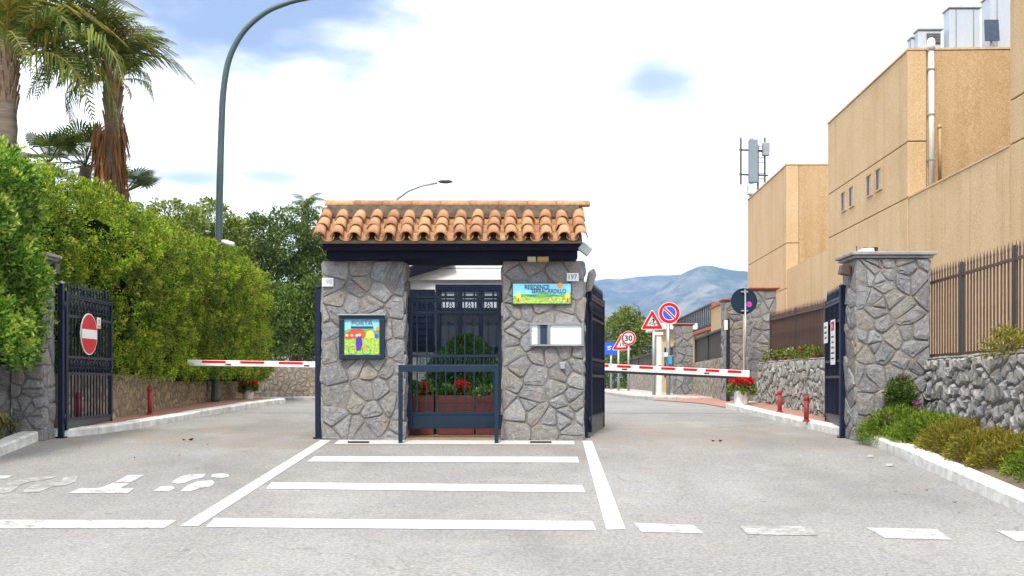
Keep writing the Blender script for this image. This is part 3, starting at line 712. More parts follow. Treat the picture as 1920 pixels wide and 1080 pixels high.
# distant house with terrace railing
def house_far():
    cc = 7.0; Yh = lambda px: cc*F/(px-1029)
    P = lambda Y, z, i=0: Vector((cc+KX*Y, Y, z))+UX*i
    t = thing('distant_house', 'distant ochre house with a dark terrace railing behind the far wall', 'house', P(41, .29))
    def bx(name, Y0, Y1, i0, i1, z0, z1, mat):
        mb = MB(); v = [P(y, z, i) for z in (z0, z1) for y in (Y0, Y1) for i in (i0, i1)]
        mb.add(v, [(0, 2, 3, 1), (4, 5, 7, 6), (0, 1, 5, 4), (2, 6, 7, 3), (0, 4, 6, 2), (1, 3, 7, 5)]); return mb.build(name, mat, t)
    bx('wall', 41, 46, 0, 1.4, 0, 3.88, A['house']); bx('coping', 40.9, 46.1, -.06, 1.45, 3.884, 3.97, A['terra'])
    bx('wall', 46.02, 62, .1, 6, 0, 3.0, A['house']); bx('terrace_edge', 46.12, 62.1, -.05, 6, 3.004, 3.14, A['terra'])
    bx('pier', 46.3, 46.7, .1, .5, 3.15, 4.2, A['terra'])
    for k in range(22):
        Y = 46.8+k*.62; mb = MB(); mb.bar(P(Y, 3.15, .2), P(Y, 4.18, .2), .06, .06); mb.build('baluster', A['ironpost'], t)
    for z in (3.3, 4.2): mb = MB(); mb.bar(P(46.6, z, .2), P(61, z, .2), .09, .07); mb.build('handrail', A['ironpost'], t)
house_far()

# ------------------------------------------------------------------ stone walls, pillars and fences on the right
def pillar(label, x0, x1, y0, y1, z0, z1, nfront, nside, cap=None, capmat=None, seed=1, mat='stone', group=None, over=.07, caph=.07, faces='fl', gap=.008):
    t = thing('stone_pillar', label, 'pillar', ((x0+x1)/2, (y0+y1)/2, z0), group=group)
    m = MB(); m.box(x0+.012, x1-.012, y0+.012, y1-.012, z0-.1, z1); m.build('core', A['mortar'], t)
    stone_face(t, (x0, y0+.012, z0), (1, 0, 0), (0, 0, 1), x1-x0, z1-z0, nfront, A[mat], seed=seed, gap=gap)
    if 'l' in faces: stone_face(t, (x0+.012, y1, z0), (0, -1, 0), (0, 0, 1), y1-y0, z1-z0, nside, A[mat], seed=seed+1, gap=gap)
    if 'r' in faces: stone_face(t, (x1-.012, y0, z0), (0, 1, 0), (0, 0, 1), y1-y0, z1-z0, nside, A[mat], seed=seed+2, gap=gap)
    if cap:
        m = MB(); m.box(x0-over*.5, x1+over*.5, y0-over*.5, y1+over*.5, z1+.002, z1+caph*.5); m.box(x0-over, x1+over, y0-over, y1+over, z1+caph*.5+.002, z1+caph*1.15); m.build('cap', capmat or A['cap'], t, bevel=.012)
    return t
# right gate pillar
pillar('big stone pillar beside the right gate leaf with a grey slab cap', 4.34, 5.27, 13.45, 14.05, -.02, 2.30, 46, 26, True, seed=11, faces='lr')
# right foreground wall
def line_wall(label, p0, p1, z0a, z0b, z1a, z1b, thick, n, mat, asp=1.3, seed=1, core='mortar', gap=.012, hgt=.03, flip=False, cope=None, joined=False, name='stone_wall'):
    """wall whose stone face lies on p0->p1, seen from its left-hand side when flip is False"""
    a, b = Vector((*p0, 0)), Vector((*p1, 0)); d = (b-a); Ln = d.length; U = d.normalized(); Nn = U.cross(Vector((0, 0, 1))).normalized()
    t = thing(name, label, 'wall', (a.x, a.y, z0a))
    inn = -Nn*thick
    v = [a+Vector((0, 0, z0a-.2)), b+Vector((0, 0, z0b-.2)), b+inn+Vector((0, 0, z0b-.2)), a+inn+Vector((0, 0, z0a-.2)),
         a+Vector((0, 0, z1a)), b+Vector((0, 0, z1b)), b+inn+Vector((0, 0, z1b)), a+inn+Vector((0, 0, z1a))]
    MB().add(v, [(3, 2, 1, 0), (4, 5, 6, 7), (0, 1, 5, 4), (1, 2, 6, 5), (2, 3, 7, 6), (3, 0, 4, 7)]).build('core', A[core], t)
    h = max(z1a-z0a, z1b-z0b)
    base = lambda u: (z0b-z0a)*u/Ln
    top = lambda u: (z1a-z0a)+(z1b-z1a)*u/Ln
    if n: stone_face(t, a+Vector((0, 0, z0a))-Nn*.008, U, (0, 0, 1), Ln, h, n, mat, gap=gap, hgt=hgt, asp=asp, seed=seed, top=top, base=base, joined=joined)
    if cope: # top stones
        stone_face(t, a+Vector((0, 0, z1a))-Nn*.0, U, -Nn, Ln, thick, max(6, n//8), mat, gap=gap, hgt=.02, seed=seed+5)
    return t
# wall faces look towards -X (the road): direction must have U x Z = -X  ->  U = -Y ... walk from far to near
rw = line_wall('rough rubble wall under the spiked fence at the right edge', (5.28, 13.98), (4.78, 7.9), 0, -.35, 1.03, 1.03, .45, 300, A['stone_light'], 1.35, 21, hgt=.045, gap=.014, core='mortar_dark', cope=True)
stone_face(rw, (4.78, 7.905, -.4), (1, 0, 0), (0, 0, 1), .45, 1.42, 40, A['stone_light'], hgt=.035, seed=99, joined=True)
line_wall('low grey rubble wall behind the right gate leaf', (4.82, 20.9), (4.80, 14.1), .25, .02, 1.11, 1.11, .4, 290, A['stone_light'], 1.3, 23, hgt=.03, gap=.010, core='mortar_dark', cope=True)
# spear fence maker: local X along the fence
def spear_mesh(h, r, mat, head=.11):
    m = MB(); m.box(-r, r, -r, r, 0, h-head); w = r*1.9
    m.add([(-w, -r, h-head+.02), (w, -r, h-head+.02), (w, r, h-head+.02), (-w, r, h-head+.02), (0, 0, h), (-r, -r, h-head), (r, -r, h-head), (r, r, h-head), (-r, r, h-head)],
          [(0, 1, 4), (1, 2, 4), (2, 3, 4), (3, 0, 4), (5, 6, 1, 0), (6, 7, 2, 1), (7, 8, 3, 2), (8, 5, 0, 3)])
    return m.mesh('bar', mat)
def spear_fence(label, p0, p1, z0, h, step, posts, mat, postmat, r=.008, rails=(.05, .9), screen=None):
    a, b = Vector((*p0, z0)), Vector((*p1, z0)); Ln = (b-a).length; ang = math.atan2(b.y-a.y, b.x-a.x)
    t = thing('iron_fence', label, 'fence', a, rotz=ang); n = int(Ln/step); me = spear_mesh(h, r, mat)
    for i in range(n): place('bar', me, t, ((i+.5)*step, 0, random.uniform(-.004, .004)), (0, random.uniform(-.006, .006), 0))
    for z in rails: m = MB(); m.box(0, Ln, -.012, .012, h*z-.016, h*z+.016); m.build('rail', mat, t, local=True)
    for u in posts: m = MB(); m.box(u*Ln-.017, u*Ln+.017, -.02, .02, -.05, h*.95); m.build('post', postmat, t, local=True)
    if screen: m = MB(); m.box(0, Ln*screen[1], .03, .04, .02, h*.88); m.build('screen', screen[0], t, local=True)
    return t
spear_fence('long brown spiked fence on the right foreground wall', (5.36, 13.9), (4.98, 8.2), 1.04, 1.16, .098, (.0, .25, .52, .78, 1), A['iron'], A['ironpost'], rails=(.03, .83))
spear_fence('spiked fence with brown screening behind the right gate leaf', (5.02, 20.8), (5.02, 14.3), 1.12, .98, .085, (.02, .3, .6, .98), A['iron'], A['ironpost'], rails=(.05, .84), screen=(A['screen'], .55))
# farther pillars, walls, screens
pillar('nearer of the two terracotta capped pillars behind the round sign', 4.77, 5.26, 21.2, 21.7, .29, 2.56, 34, 26, True, A['terra'], seed=31, over=.06, caph=.05, gap=.01)
pillar('farther of the two terracotta capped pillars behind the round sign', 4.55, 4.95, 22.8, 23.2, .29, 2.46, 30, 22, True, A['terra'], seed=33, over=.05, caph=.05, gap=.01)
pillar('far slender stone pillar behind the no parking sign', 4.62, 5.1, 30.0, 30.5, .29, 2.33, 24, 20, True, A['terra'], seed=35, over=.05, caph=.05, gap=.01)
line_wall('far grey rubble wall under the dark reed screen', (5.05, 29.9), (4.60, 23.3), .28, .28, 1.27, 1.28, .35, 240, A['stone_tan'], 1.2, 37, hgt=.018, gap=.008)
line_wall('farthest grey rubble wall behind the speed limit sign', (6.1, 58), (5.0, 30.6), .28, .28, 1.2, 1.2, .35, 280, A['stone_tan'], 1.0, 39, hgt=.018, gap=.01)
def reed_screen(label, p0, p1, z0, z1, n, posts):
    a, b = Vector((*p0, 0)), Vector((*p1, 0)); t = thing('reed_screen', label, 'screen', (a.x, a.y, z0))
    for i in range(n):
        u0, u1 = a.lerp(b, (i+.06)/n), a.lerp(b, (i+.94)/n); j = random.uniform(-.02, .02)
        m = MB(); m.bar((u0.x, u0.y, (z0+z1)/2+j), (u1.x, u1.y, (z0+z1)/2+j), .03, z1-z0); m.build('slat', A['screen'], t)
    m = MB(); m.bar((a.x-.04, a.y, z1-.03), (b.x-.04, b.y, z1-.03), .04, .05); m.build('rail', A['ironpost'], t)
    for k in posts: q = a.lerp(b, k); m = MB(); m.box(q.x-.06, q.x-.02, q.y-.02, q.y+.02, z0, z1+.05); m.build('post', A['ironpost'], t)
    return t
reed_screen('dark reed screen on the wall left of the capped pillars', (5.15, 29.8), (4.7, 23.4), 1.27, 1.95, 34, (.02, .5))
reed_screen('farthest dark reed screen sloping away beside the leafy tree', (6.2, 57), (5.1, 30.8), 1.2, 1.9, 40, (.3, .7))
t = thing('steel_post', 'slim black post with a white tag in front of the far wall', 'post', Wp(1365, 738, 22.4))
m = MB(); a = Wp(1365, 738, 22.4); m.box(a.x-.035, a.x+.035, 22.37, 22.44, a.z-.2, Wp(1365, 598, 22.4).z); m.build('shaft', A['black'], t)
m = MB(); p, q = Wp(1359, 618, 22.3), Wp(1365, 600, 22.3); m.box(p.x, q.x, 22.33, 22.36, p.z, q.z); m.build('tag', A['white'], t)
# small far hut
t = thing('small_hut', 'small beige hut with a white roof edge behind the warning signs', 'hut', Wp(1250, 740, 36))
p, q = Wp(1240, 745, 36), Wp(1266, 618, 36)
m = MB(); m.box(p.x, q.x+.6, 36, 38, p.z, q.z); m.build('wall', A['house'], t)
m = MB(); m.box(p.x-.25, q.x+.7, 35.7, 38.2, q.z+.003, q.z+.2); m.build('roof', A['white'], t)
m = MB(); m.box(p.x-.02, p.x-.002, 36.3, 37.2, .6, 1.9); m.box(p.x+.1, p.x+.35, 35.98, 35.998, .9, 1.9); m.build('window', A['glass'], t)

# ------------------------------------------------------------------ gate house
GX0, GX1 = (603-960)*SC, (1096-960)*SC; OX0, OX1 = (759-960)*SC, (942-960)*SC; GT = EYE+(HZ-489)*SC
gh = thing('gatehouse', 'stone gatehouse with a clay tiled roof in the middle of the entrance', 'gatehouse', ((GX0+GX1)/2, D, 0))
def pier(x0, x1, n, seed):
    m = MB(); m.box(x0+.012, x1-.012, D+.012, D+.55, -.06, GT); p = m.build('pier', A['mortar'], gh)
    stone_face(p, (x0, D+.012, -.02), (1, 0, 0), (0, 0, 1), x1-x0, GT+.02, n, A['stone'], seed=seed, gap=.006, hgt=.024)
    stone_face(p, (x1-.012, D, -.02), (0, 1, 0), (0, 0, 1), .55, GT+.02, 18, A['stone'], seed=seed+1, gap=.011)
    stone_face(p, (x0+.012, D+.55, -.02), (0, -1, 0), (0, 0, 1), .55, GT+.02, 18, A['stone'], seed=seed+2, gap=.011)
    return p
pier(GX0, OX0, 46, 51); pier(OX1, GX1, 48, 57)
m = MB(); m.box(OX0+.01, OX1-.01, D+.03, D+1.5, -.06, .02); m.build('threshold', M('worn_step', (.27, .19, .11), .9, var=.3, scale=4, bmp=.4), gh)
ZE = EYE+(HZ-455)*13.25/F
bx0, bx1 = (612-960)*13.4/F, (1083-960)*13.4/F
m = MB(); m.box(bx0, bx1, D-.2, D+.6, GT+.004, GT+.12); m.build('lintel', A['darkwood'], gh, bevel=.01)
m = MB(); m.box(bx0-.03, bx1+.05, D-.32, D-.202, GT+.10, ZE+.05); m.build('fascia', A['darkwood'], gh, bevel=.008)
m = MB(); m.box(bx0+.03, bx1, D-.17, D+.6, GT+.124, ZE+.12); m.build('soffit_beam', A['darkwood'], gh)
# roof: 45 degree slope, eave at Y=13.18, ridge at Y=13.75
YE, YR = 13.16, 13.76; ZR = EYE+(HZ-401)*YR/F; RX0, RX1 = (590-960)*YE/F, (1098-960)*YE/F; ZE2 = EYE+(HZ-447)*YE/F
sl = Vector((0, YR-YE, ZR-ZE2)); SLn = sl.length; sa = math.atan2(sl.z, sl.y); sv = sl.normalized(); sn = Vector((0, -math.sin(sa), math.cos(sa)))
m = MB(); t0 = .03
y2 = 2*YR-YE
m.add([(RX0+.05, YE+.05, ZE2-.02), (RX1-.05, YE+.05, ZE2-.02), (RX1-.05, YR, ZR-.02), (RX0+.05, YR, ZR-.02), (RX0+.05, y2-.05, ZE2-.02), (RX1-.05, y2-.05, ZE2-.02), (RX0+.05, YE+.05, ZE2-.05), (RX1-.05, YE+.05, ZE2-.05), (RX0+.05, y2-.05, ZE2-.05), (RX1-.05, y2-.05, ZE2-.05)],
      [(0, 1, 2, 3), (3, 2, 5, 4), (6, 8, 9, 7), (0, 6, 7, 1), (4, 5, 9, 8), (0, 3, 4, 8, 6), (1, 7, 9, 5, 2)])
rf = m.build('roof', A['mortar_warm'], gh)
def halftile(L, r0, r1, th, n=10, up=True):
    """half-round clay tile lying along +Y, wide end at y=0"""
    m = MB(); vs = []
    for (y, r) in ((0, r0), (L, r1)):
        for rr in (r, r-th):
            for i in range(n+1):
                a = PI*i/n; vs.append((rr*math.cos(a), y, (rr*math.sin(a))*(1 if up else -.75)))
    k = n+1; fs = []
    for i in range(n):
        fs += [(i, i+1, 2*k+i+1, 2*k+i), (k+i, 3*k+i, 3*k+i+1, k+i+1), (i, k+i, k+i+1, i+1), (2*k+i, 2*k+i+1, 3*k+i+1, 3*k+i)]
    fs += [(0, 2*k, 3*k, k), (n, k+n, 3*k+n, 2*k+n)]
    me = m.add(vs, fs).mesh('roof_tile', A['tile'], smooth=True); return me
cov, pan = halftile(.33, .083, .068, .014), halftile(.33, .078, .066, .012, up=False)
NC = 16; pitch = (RX1-RX0-.12)/(NC-1)
base = Vector((0, YE, ZE2))
for side in (0, 1):
    for c in range(NC):
        for k in range(3):
            for kind in (0, 1):
                if kind == 1 and c == NC-1: continue
                x = RX0+.06+c*pitch+(pitch/2 if kind else 0)+random.uniform(-.012, .012)
                p = base+sv*(k*.232-.03+random.uniform(-.016, .016))+sn*((.030 if kind == 0 else .035)+.014*(k > 0)*0)
                if side: p = Vector((p.x, 2*YR-p.y, p.z))
                o = place('roof_tile', cov if kind == 0 else pan, rf, wloc(rf, (x, p.y, p.z)), (sa-.045+random.uniform(-.02, .02), random.uniform(-.05, .05), random.uniform(-.045, .045)) if not side else (sa-.045, 0, PI))
rid = halftile(.43, .09, .074, .014, 12); x = RX0+.06; ZRr = EYE+(HZ-388)*YR/F
k = 0
while x < RX1-.05:
    place('ridge_tile', rid, rf, wloc(rf, (x-.02, YR, ZRr)), (0.02, 0, -PI/2)); x += (RX1-RX0-.0)/9; k += 1
m = MB(); m.box(RX0+.09, RX1-.05, YR-.1, YR+.1, ZR-.06, ZR+.10); m.build('ridge_mortar', M('old_mortar', (.13, .10, .07), .95, var=.5, scale=14, bmp=.8), rf)

# guard cabin behind the gatehouse opening
YC = 15.3; cb = thing('guard_cabin', 'white boarded guard cabin seen through the gatehouse opening', 'cabin', (-.8, YC+1.2, .05))
cx0, cx1 = -2.15, .62
m = MB(); m.box(cx0, cx1, YC+.06, YC+2.6, 0, 2.62); m.build('wall', A['cream'], cb)
wz0, wz1 = Wp(0, 657, YC).z, Wp(0, 538, YC).z
wx0, wx1 = Wp(819, 0, YC).x, Wp(944, 0, YC).x; sx0 = Wp(742, 0, YC).x
z = .02
while z < 2.6:
    h = .168
    if not (z+h > wz0-.0 and z < wz1):
        m = MB(); m.box(cx0, cx1, YC, YC+.058, z, z+h-.008); m.build('board', A['cream'], cb, bevel=.004)
    else:
        for a, b in ((cx0, sx0-.02), (wx1+.06, cx1)):
            m = MB(); m.box(a, b, YC, YC+.058, z, z+h-.008); m.build('board', A['cream'], cb, bevel=.004)
    z += h
m = MB(); m.box(cx0-.05, cx1+.05, YC-.02, YC+2.7, 2.625, 2.72); m.build('roof', A['darkwood'], cb)
m = MB(); m.bar(Wp(748, 516, YC-.06), Wp(850, 486, YC-.06), .08, .14); m.build('barge_board', A['darkwood'], cb)
fz1 = Wp(0, 534, YC).z
m = MB()
m.box(wx0-.02, wx1+.06, YC-.03, YC+.055, fz1-.09, fz1); m.box(wx0-.02, wx1+.06, YC-.03, YC+.055, wz0-.03, wz0+.05)
for px in (819, 859, 898, 936): x = Wp(px, 0, YC).x; m.box(x, x+.055, YC-.028, YC+.05, wz0+.051, fz1-.091)
w = m.build('window', A['navy'], cb)
m = MB(); m.box(wx0+.01, wx1, YC+.02, YC+.03, wz0+.05, fz1-.09); m.build('pane', A['glass'], w)
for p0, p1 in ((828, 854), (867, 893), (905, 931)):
    a, b = Wp(p0, 577, YC), Wp(p1, 547, YC); m = MB(); m.box(a.x, b.x, YC+.008, YC+.016, a.z, b.z); m.build('pane_reflection', A['panelgrey'], w)  # pale panels painted in as reflections on the upper panes
m = MB(); m.box(sx0, wx0-.03, YC-.03, YC+.05, wz0-.02, Wp(0, 543, YC).z); sh = m.build('shutter_or_recess_shade', A['navy'], cb)
m = MB()
for k in range(9): zz = wz0+.04+k*.088; m.box(sx0+.03, wx0-.06, YC-.045, YC-.031, zz, zz+.07)
m.build('louvre', A['navy'], sh)

# ------------------------------------------------------------------ iron gates
def scroll_mesh(w, h, mat):
    """a pair of C scrolls inside w x h, local x-z plane"""
    m = MB()
    for sx in (-1, 1):
        pts = []
        for i in range(22):
            a = PI*.5+i/21*PI*2.6; rr = w*.24*(1-.72*i/21); pts.append((sx*(w*.02+w*.22-math.cos(a-PI*.5)*rr*.9), 0, h*.30+math.sin(a)*rr*1.0))
        m.tube(pts, .0075, 5)
        pts = [(sx*(w*.24), 0, h*.30+w*.24), (sx*w*.12, 0, h*.62), (sx*.012, 0, h*.92)]; m.tube(pts, .0075, 5)
    return m.mesh('scroll', mat, smooth=True)
def gate_leaf(name, label, L, hinge, end, z0, H, nb, bands, kick, mat, group=None, sheet_=None, spear=.15, frame=.05, ztop_extra=0, cat='gate'):
    hinge = Vector(hinge); ang = math.atan2(end[1]-hinge[1], end[0]-hinge[0])
    t = thing(name, label, cat, (hinge[0], hinge[1], z0), rotz=ang, group=group)
    for x in (0, L-frame): m = MB(); m.box(x, x+frame, -frame*.5, frame*.5, 0, H); m.build('stile', mat, t, local=True, bevel=.004)
    zs = sorted({kick, H-.045} | {z for b in bands for z in b})
    for z in zs:
        m = MB(); m.box(frame+.001, L-frame-.001, -.021, .021, z-.018, z+.018); m.build('rail', mat, t, local=True)
    m = MB(); m.box(frame+.001, L-frame-.001, -.012, .012, .0, kick-.019); m.build('kick_plate', A['sheet'] if mat is A['navy'] else mat, t, local=True)
    st = (L-2*frame)/nb; me = spear_mesh(H+spear-kick, .0085, mat, .1)
    for i in range(nb): place('bar', me, t, (frame+(i+.5)*st, 0, kick))
    for (a, b) in bands:
        sm = scroll_mesh(st*.95, b-a-.03, mat)
        for i in range(nb-1): place('scroll', sm, t, (frame+(i+1)*st, -.012, a+.01))
    m = MB()
    for z in (.15, H-.2): m.tube([(-.03, 0, z-.06), (-.03, 0, z+.06)], .028, 8)
    m.build('hinge', mat, t, local=True, smooth=True)
    if sheet_: m = MB(); m.box(frame+.002, L-frame-.002, .024*sheet_, .028*sheet_, kick+.02, H-.05) if sheet_ > 0 else m.box(frame+.002, L-frame-.002, -.028, -.024, kick+.02, H-.05); m.build('backing_sheet', mat, t, local=True)
    return t, ang
B4 = [(.74, .96), (1.50, 1.76)]
LH = Vector((-5.85, 13.95, .10)); LE = Vector((-5.875, 15.62, .10))
gate_leaf('iron_gate', 'open navy iron gate leaf carrying the no entry sign on the left', 1.68, LH, LE, .11, 1.82, 14, B4, .14, A['navy'], 'open navy gate leaves')
RH = Vector((4.37, 13.95, 0)); RE = Vector((4.60, 15.6, 0))
gate_leaf('iron_gate', 'open navy iron gate leaf with notices beside the big right pillar', 1.68, RH, RE, .07, 1.85, 14, B4, .2, A['navy'], 'open navy gate leaves', sheet_=-1)
MH = Vector(((1106-960)*14.0/F, 14.0, 0)); ME = Vector(((1131-960)*15.6/F, 15.6, 0))
gate_leaf('iron_gate', 'open navy iron gate leaf with a poster beside the right gatehouse pier', 1.62, MH, ME, .08, 1.85, 14, B4, .2, A['navy'], 'open navy gate leaves', sheet_=1)
NH = Vector(((598-960)*13.85/F, 13.85, 0)); NE = Vector(((594-960)*15.5/F, 15.5, 0))
gate_leaf('iron_gate', 'navy iron gate leaf seen edge on along the left gatehouse pier', 1.66, NH, NE, .03, 1.9, 14, B4, .2, A['navy'], 'open navy gate leaves')
# gate posts
for lab, p, z1 in (('slim navy hinge post on the left stone pillar', LH+Vector((-.02, -.06, 0)), 2.02), ('slim navy hinge post in front of the big right pillar', RH+Vector((-.06, -.03, 0)), 1.98),
                   ('slim navy hinge post on the right side of the gatehouse', MH+Vector((-.06, -.02, 0)), 1.96), ('slim navy hinge post on the left side of the gatehouse', NH+Vector((.0, -.06, 0)), 1.95)):
    t = thing('gate_post', lab, 'post', (p.x, p.y, 0)); m = MB(); m.box(p.x-.032, p.x+.032, p.y-.032, p.y+.032, -.05, z1); m.build('shaft', A['navy'], t, bevel=.004)
    m = MB(); m.lathe((p.x, p.y, z1), [(.045, .002), (.045, .02), (.015, .035)], 10); m.build('cap', A['galv'] if 'left stone' in lab else A['navy'], t)
    m = MB(); m.box(p.x-.055, p.x+.055, p.y-.055, p.y+.055, -.05, .03); m.build('foot', A['navy'], t)
# middle pedestrian gate inside the opening
gx0, gx1 = Wp(761, 0, 13.95).x, Wp(946, 0, 13.95).x
gate_leaf('pedestrian_gate', 'closed blue pedestrian gate in the gatehouse opening', gx1-gx0, (gx0, 13.95, 0), (gx1, 13.95, 0), .13, 1.72, 9, [(.78, .95), (1.52, 1.72)], .2, A['teal'], spear=.10, frame=.085)
# barrier frame standing in front
t = thing('steel_railing', 'blue steel railing hoop standing in front of the pedestrian gate', 'railing', (R(840, 831).x, 13.27, -.02))
a, b = Wp(751, 831, 13.27), Wp(931, 831, 13.27); zt = Wp(0, 684, 13.27).z; w = .05
m = MB(); m.box(a.x-w/2, a.x+w/2, 13.245, 13.295, -.1, zt-w*1.8); m.build('leg', A['teal'], t, bevel=.004)
m = MB(); m.box(b.x-w/2, b.x+w/2, 13.245, 13.295, -.1, zt-w*1.8); m.build('leg', A['teal'], t, bevel=.004)
m = MB(); m.box(a.x-w/2, b.x+w/2, 13.243, 13.297, zt-w*1.8+.001, zt); m.build('top_bar', A['teal'], t, bevel=.004)

# ------------------------------------------------------------------ lettering
def lettering(name, s, O, U, V, width, mat, parent, height=None, bold=.0, thick=.002):
    O, U, V = Vector(O), Vector(U), Vector(V); Nn = U.cross(V)
    cu = bpy.data.curves.new('lettering', 'FONT'); cu.body = s; cu.size = 1; cu.align_x = 'CENTER'; cu.align_y = 'CENTER'; cu.offset = bold; cu.extrude = .01; cu.resolution_u = 3
    o = bpy.data.objects.new('lettering', cu); C.objects.link(o); dg = bpy.context.evaluated_depsgraph_get()
    me = bpy.data.meshes.new_from_object(o.evaluated_get(dg)); bpy.data.objects.remove(o)
    xs = [v.co.x for v in me.vertices]; ys = [v.co.y for v in me.vertices]
    w0, h0 = max(xs)-min(xs), max(ys)-min(ys); cx, cy = (max(xs)+min(xs))/2, (max(ys)+min(ys))/2
    sx = width/w0; sy = (height/h0) if height else sx; off = LOC[root_of(parent).name]
    for v in me.vertices:
        p = O+U*((v.co.x-cx)*sx)+V*((v.co.y-cy)*sy)+Nn*((v.co.z+.01)*thick/.02+.001); v.co = p-off
    me.materials.clear(); me.materials.append(mat); me.name = name
    return link(bpy.data.objects.new(name, me), parent)
X_, Z_ = Vector((1, 0, 0)), Vector((0, 0, 1)); NF = Vector((0, -1, 0))
def rectp(px0, px1, py0, py1, Y): a, b = Wp(px0, py1, Y), Wp(px1, py0, Y); return a.x, b.x, a.z, b.z
def flat(mb, pts, Y, mi, n=0.0, th=.0012):    # a flat printed shape given by pixels on plane Y facing the camera side
    P = [Wp(x, y, Y) for x, y in pts]; ar = sum(P[i].x*P[(i+1) % len(P)].z-P[(i+1) % len(P)].x*P[i].z for i in range(len(P)))
    if ar < 0: P = P[::-1]
    poly = [(p.x, p.z) for p in P]; mb.extr(poly, (0, Y, 0), X_, Z_, NF, n, n+th, mi)
def circ(cx, cy, r, n=18, ry=None): return [(cx+r*math.cos(2*PI*i/n), cy+(ry or r)*math.sin(2*PI*i/n)) for i in range(n)]

# ------------------------------------------------------------------ things on the gatehouse
YF_ = D-.03
# mail box
x0, x1, z0, z1 = rectp(637, 721, 592, 674, YF_); t = thing('mailbox', 'blue framed letter box with a painted postman picture', 'mailbox', ((x0+x1)/2, YF_, z0))
fw = .06
m = MB(); m.box(x0, x1, YF_-.05, YF_+.05, z0, z0+fw); m.box(x0, x1, YF_-.05, YF_+.05, z1-fw*.75, z1); m.box(x0, x0+fw, YF_-.049, YF_+.05, z0+fw+.001, z1-fw*.75-.001); m.box(x1-fw, x1, YF_-.049, YF_+.05, z0+fw+.001, z1-fw*.75-.001); m.build('frame', A['teal'], t, bevel=.004)
m = MB(); m.box(x0-.02, x1+.02, YF_-.075, YF_+.05, z1+.002, z1+.02); m.build('hood', A['galv'], t)
YP = YF_-.02
m = MB()
flat(m, [(643, 596), (715, 596), (715, 672), (643, 672)], YP+.012, 0, 0, .008)
flat(m, [(643, 622), (655, 617), (668, 618), (690, 616), (715, 624), (715, 640), (643, 640)], YP, 1, .004)
flat(m, [(643, 634), (665, 631), (690, 633), (715, 631), (715, 672), (643, 672)], YP, 2, .006)
flat(m, [(648, 636), (648, 627), (658, 618), (676, 617), (684, 622), (684, 634)], YP, 3, .008)
for x in (651, 660, 669): flat(m, circ(x, 629, 2.2, 8), YP, 4, .0095)
flat(m, [(685, 634), (688, 622), (697, 619), (702, 626), (702, 634)], YP, 5, .008)
flat(m, [(703, 634), (703, 626), (708, 625), (710, 634)], YP, 6, .009)
flat(m, circ(708.5, 616, 4.2), YP, 7, .006)
for x in (661, 687): m.ring(Wp(x, 657, YP), X_, Z_, NF, (0, 0), 7.2*SC, 8.4*SC, .008, .0092, 18, 8)
flat(m, [(660, 656), (668, 645), (684, 646), (687, 657), (676, 650)], YP, 7, .0095)
flat(m, [(668, 633), (678, 631), (680, 645), (676, 657), (669, 657), (667, 645)], YP, 9, .011)
flat(m, circ(674.5, 627.5, 3.2, 10), YP, 10, .0115); flat(m, [(669, 625.5), (680, 625.5), (678, 621.5), (671.5, 621.5)], YP, 3, .0125)
for x, y in ((648, 660), (700, 650), (706, 662), (655, 668), (695, 668), (650, 645), (706, 643)): flat(m, circ(x, y, 3.2, 8, 1.3), YP, 5, .0095)
m.build('picture', [A['skyblue'], A['grass_p2'], A['grass_p'], A['redroof'], A['white'], A['yellow'], A['blue'], A['orange'], A['teal_l'], A['violet'], A['skin']], t)
m = MB(); flat(m, [(658, 612), (700, 612), (700, 615), (658, 615)], YP, 0, .008, .006); m.build('slot', A['ink'], t)
lettering('lettering', 'POSTA', Wp(679, 604.5, YP-.005), X_, Z_, 40*SC, A['inkgrey'], t, 7.5*SC, .015)
# residence sign
YS_ = D-.04
x0, x1, z0, z1 = rectp(962, 1070, 532, 569, YS_); t = thing('residence_sign', 'painted landscape name board on the right gatehouse pier', 'sign', ((x0+x1)/2, YS_, z0))
m = MB(); m.box(x0-.012, x1+.012, YS_-.005, YS_+.045, z0-.015, z1+.012); m.build('backing', A['sheet'], t)
YP = YS_-.008
m = MB(); flat(m, [(962, 532), (1070, 532), (1070, 569), (962, 569)], YP, 0, 0, .003)
flat(m, [(962, 556), (978, 551), (1000, 552), (1020, 549), (1045, 552), (1070, 550), (1070, 569), (962, 569)], YP, 1, .003)
flat(m, [(962, 562), (985, 556), (1010, 560), (1035, 555), (1070, 560), (1070, 569), (962, 569)], YP, 2, .0045)
flat(m, circ(1050, 535, 5.2), YP, 3, .006)
for x in (972, 1064):
    flat(m, [(x-2, 567), (x+2, 567), (x+1, 558), (x-1, 558)], YP, 4, .0065); flat(m, circ(x, 555, 5, 12, 5.5), YP, 5, .0062)
flat(m, [(984, 554), (1000, 552.5), (1012, 554.5), (1000, 556)], YP, 6, .006); flat(m, [(1020, 555), (1036, 553), (1048, 554), (1034, 556.5)], YP, 6, .006)
for k in range(26): flat(m, circ(random.uniform(982, 1058), random.uniform(557, 567), random.uniform(.7, 1.5), 6), YP, random.choice((4, 5, 7)), .0066)
m.build('picture', [A['skyblue'], A['grass_p2'], A['grass_p'], A['orange'], A['redroof'], A['yellow'], A['teal_l'], A['white']], t)
lettering('lettering', 'RESIDENCE', Wp(1007, 538.2, YP-.007), X_, Z_, 46*SC, A['ink'], t, 8.5*SC, .008)
lettering('lettering', 'SERRACARDILLO', Wp(1029, 545.8, YP-.007), X_, Z_, 64*SC, A['ink'], t, 8*SC, .008)
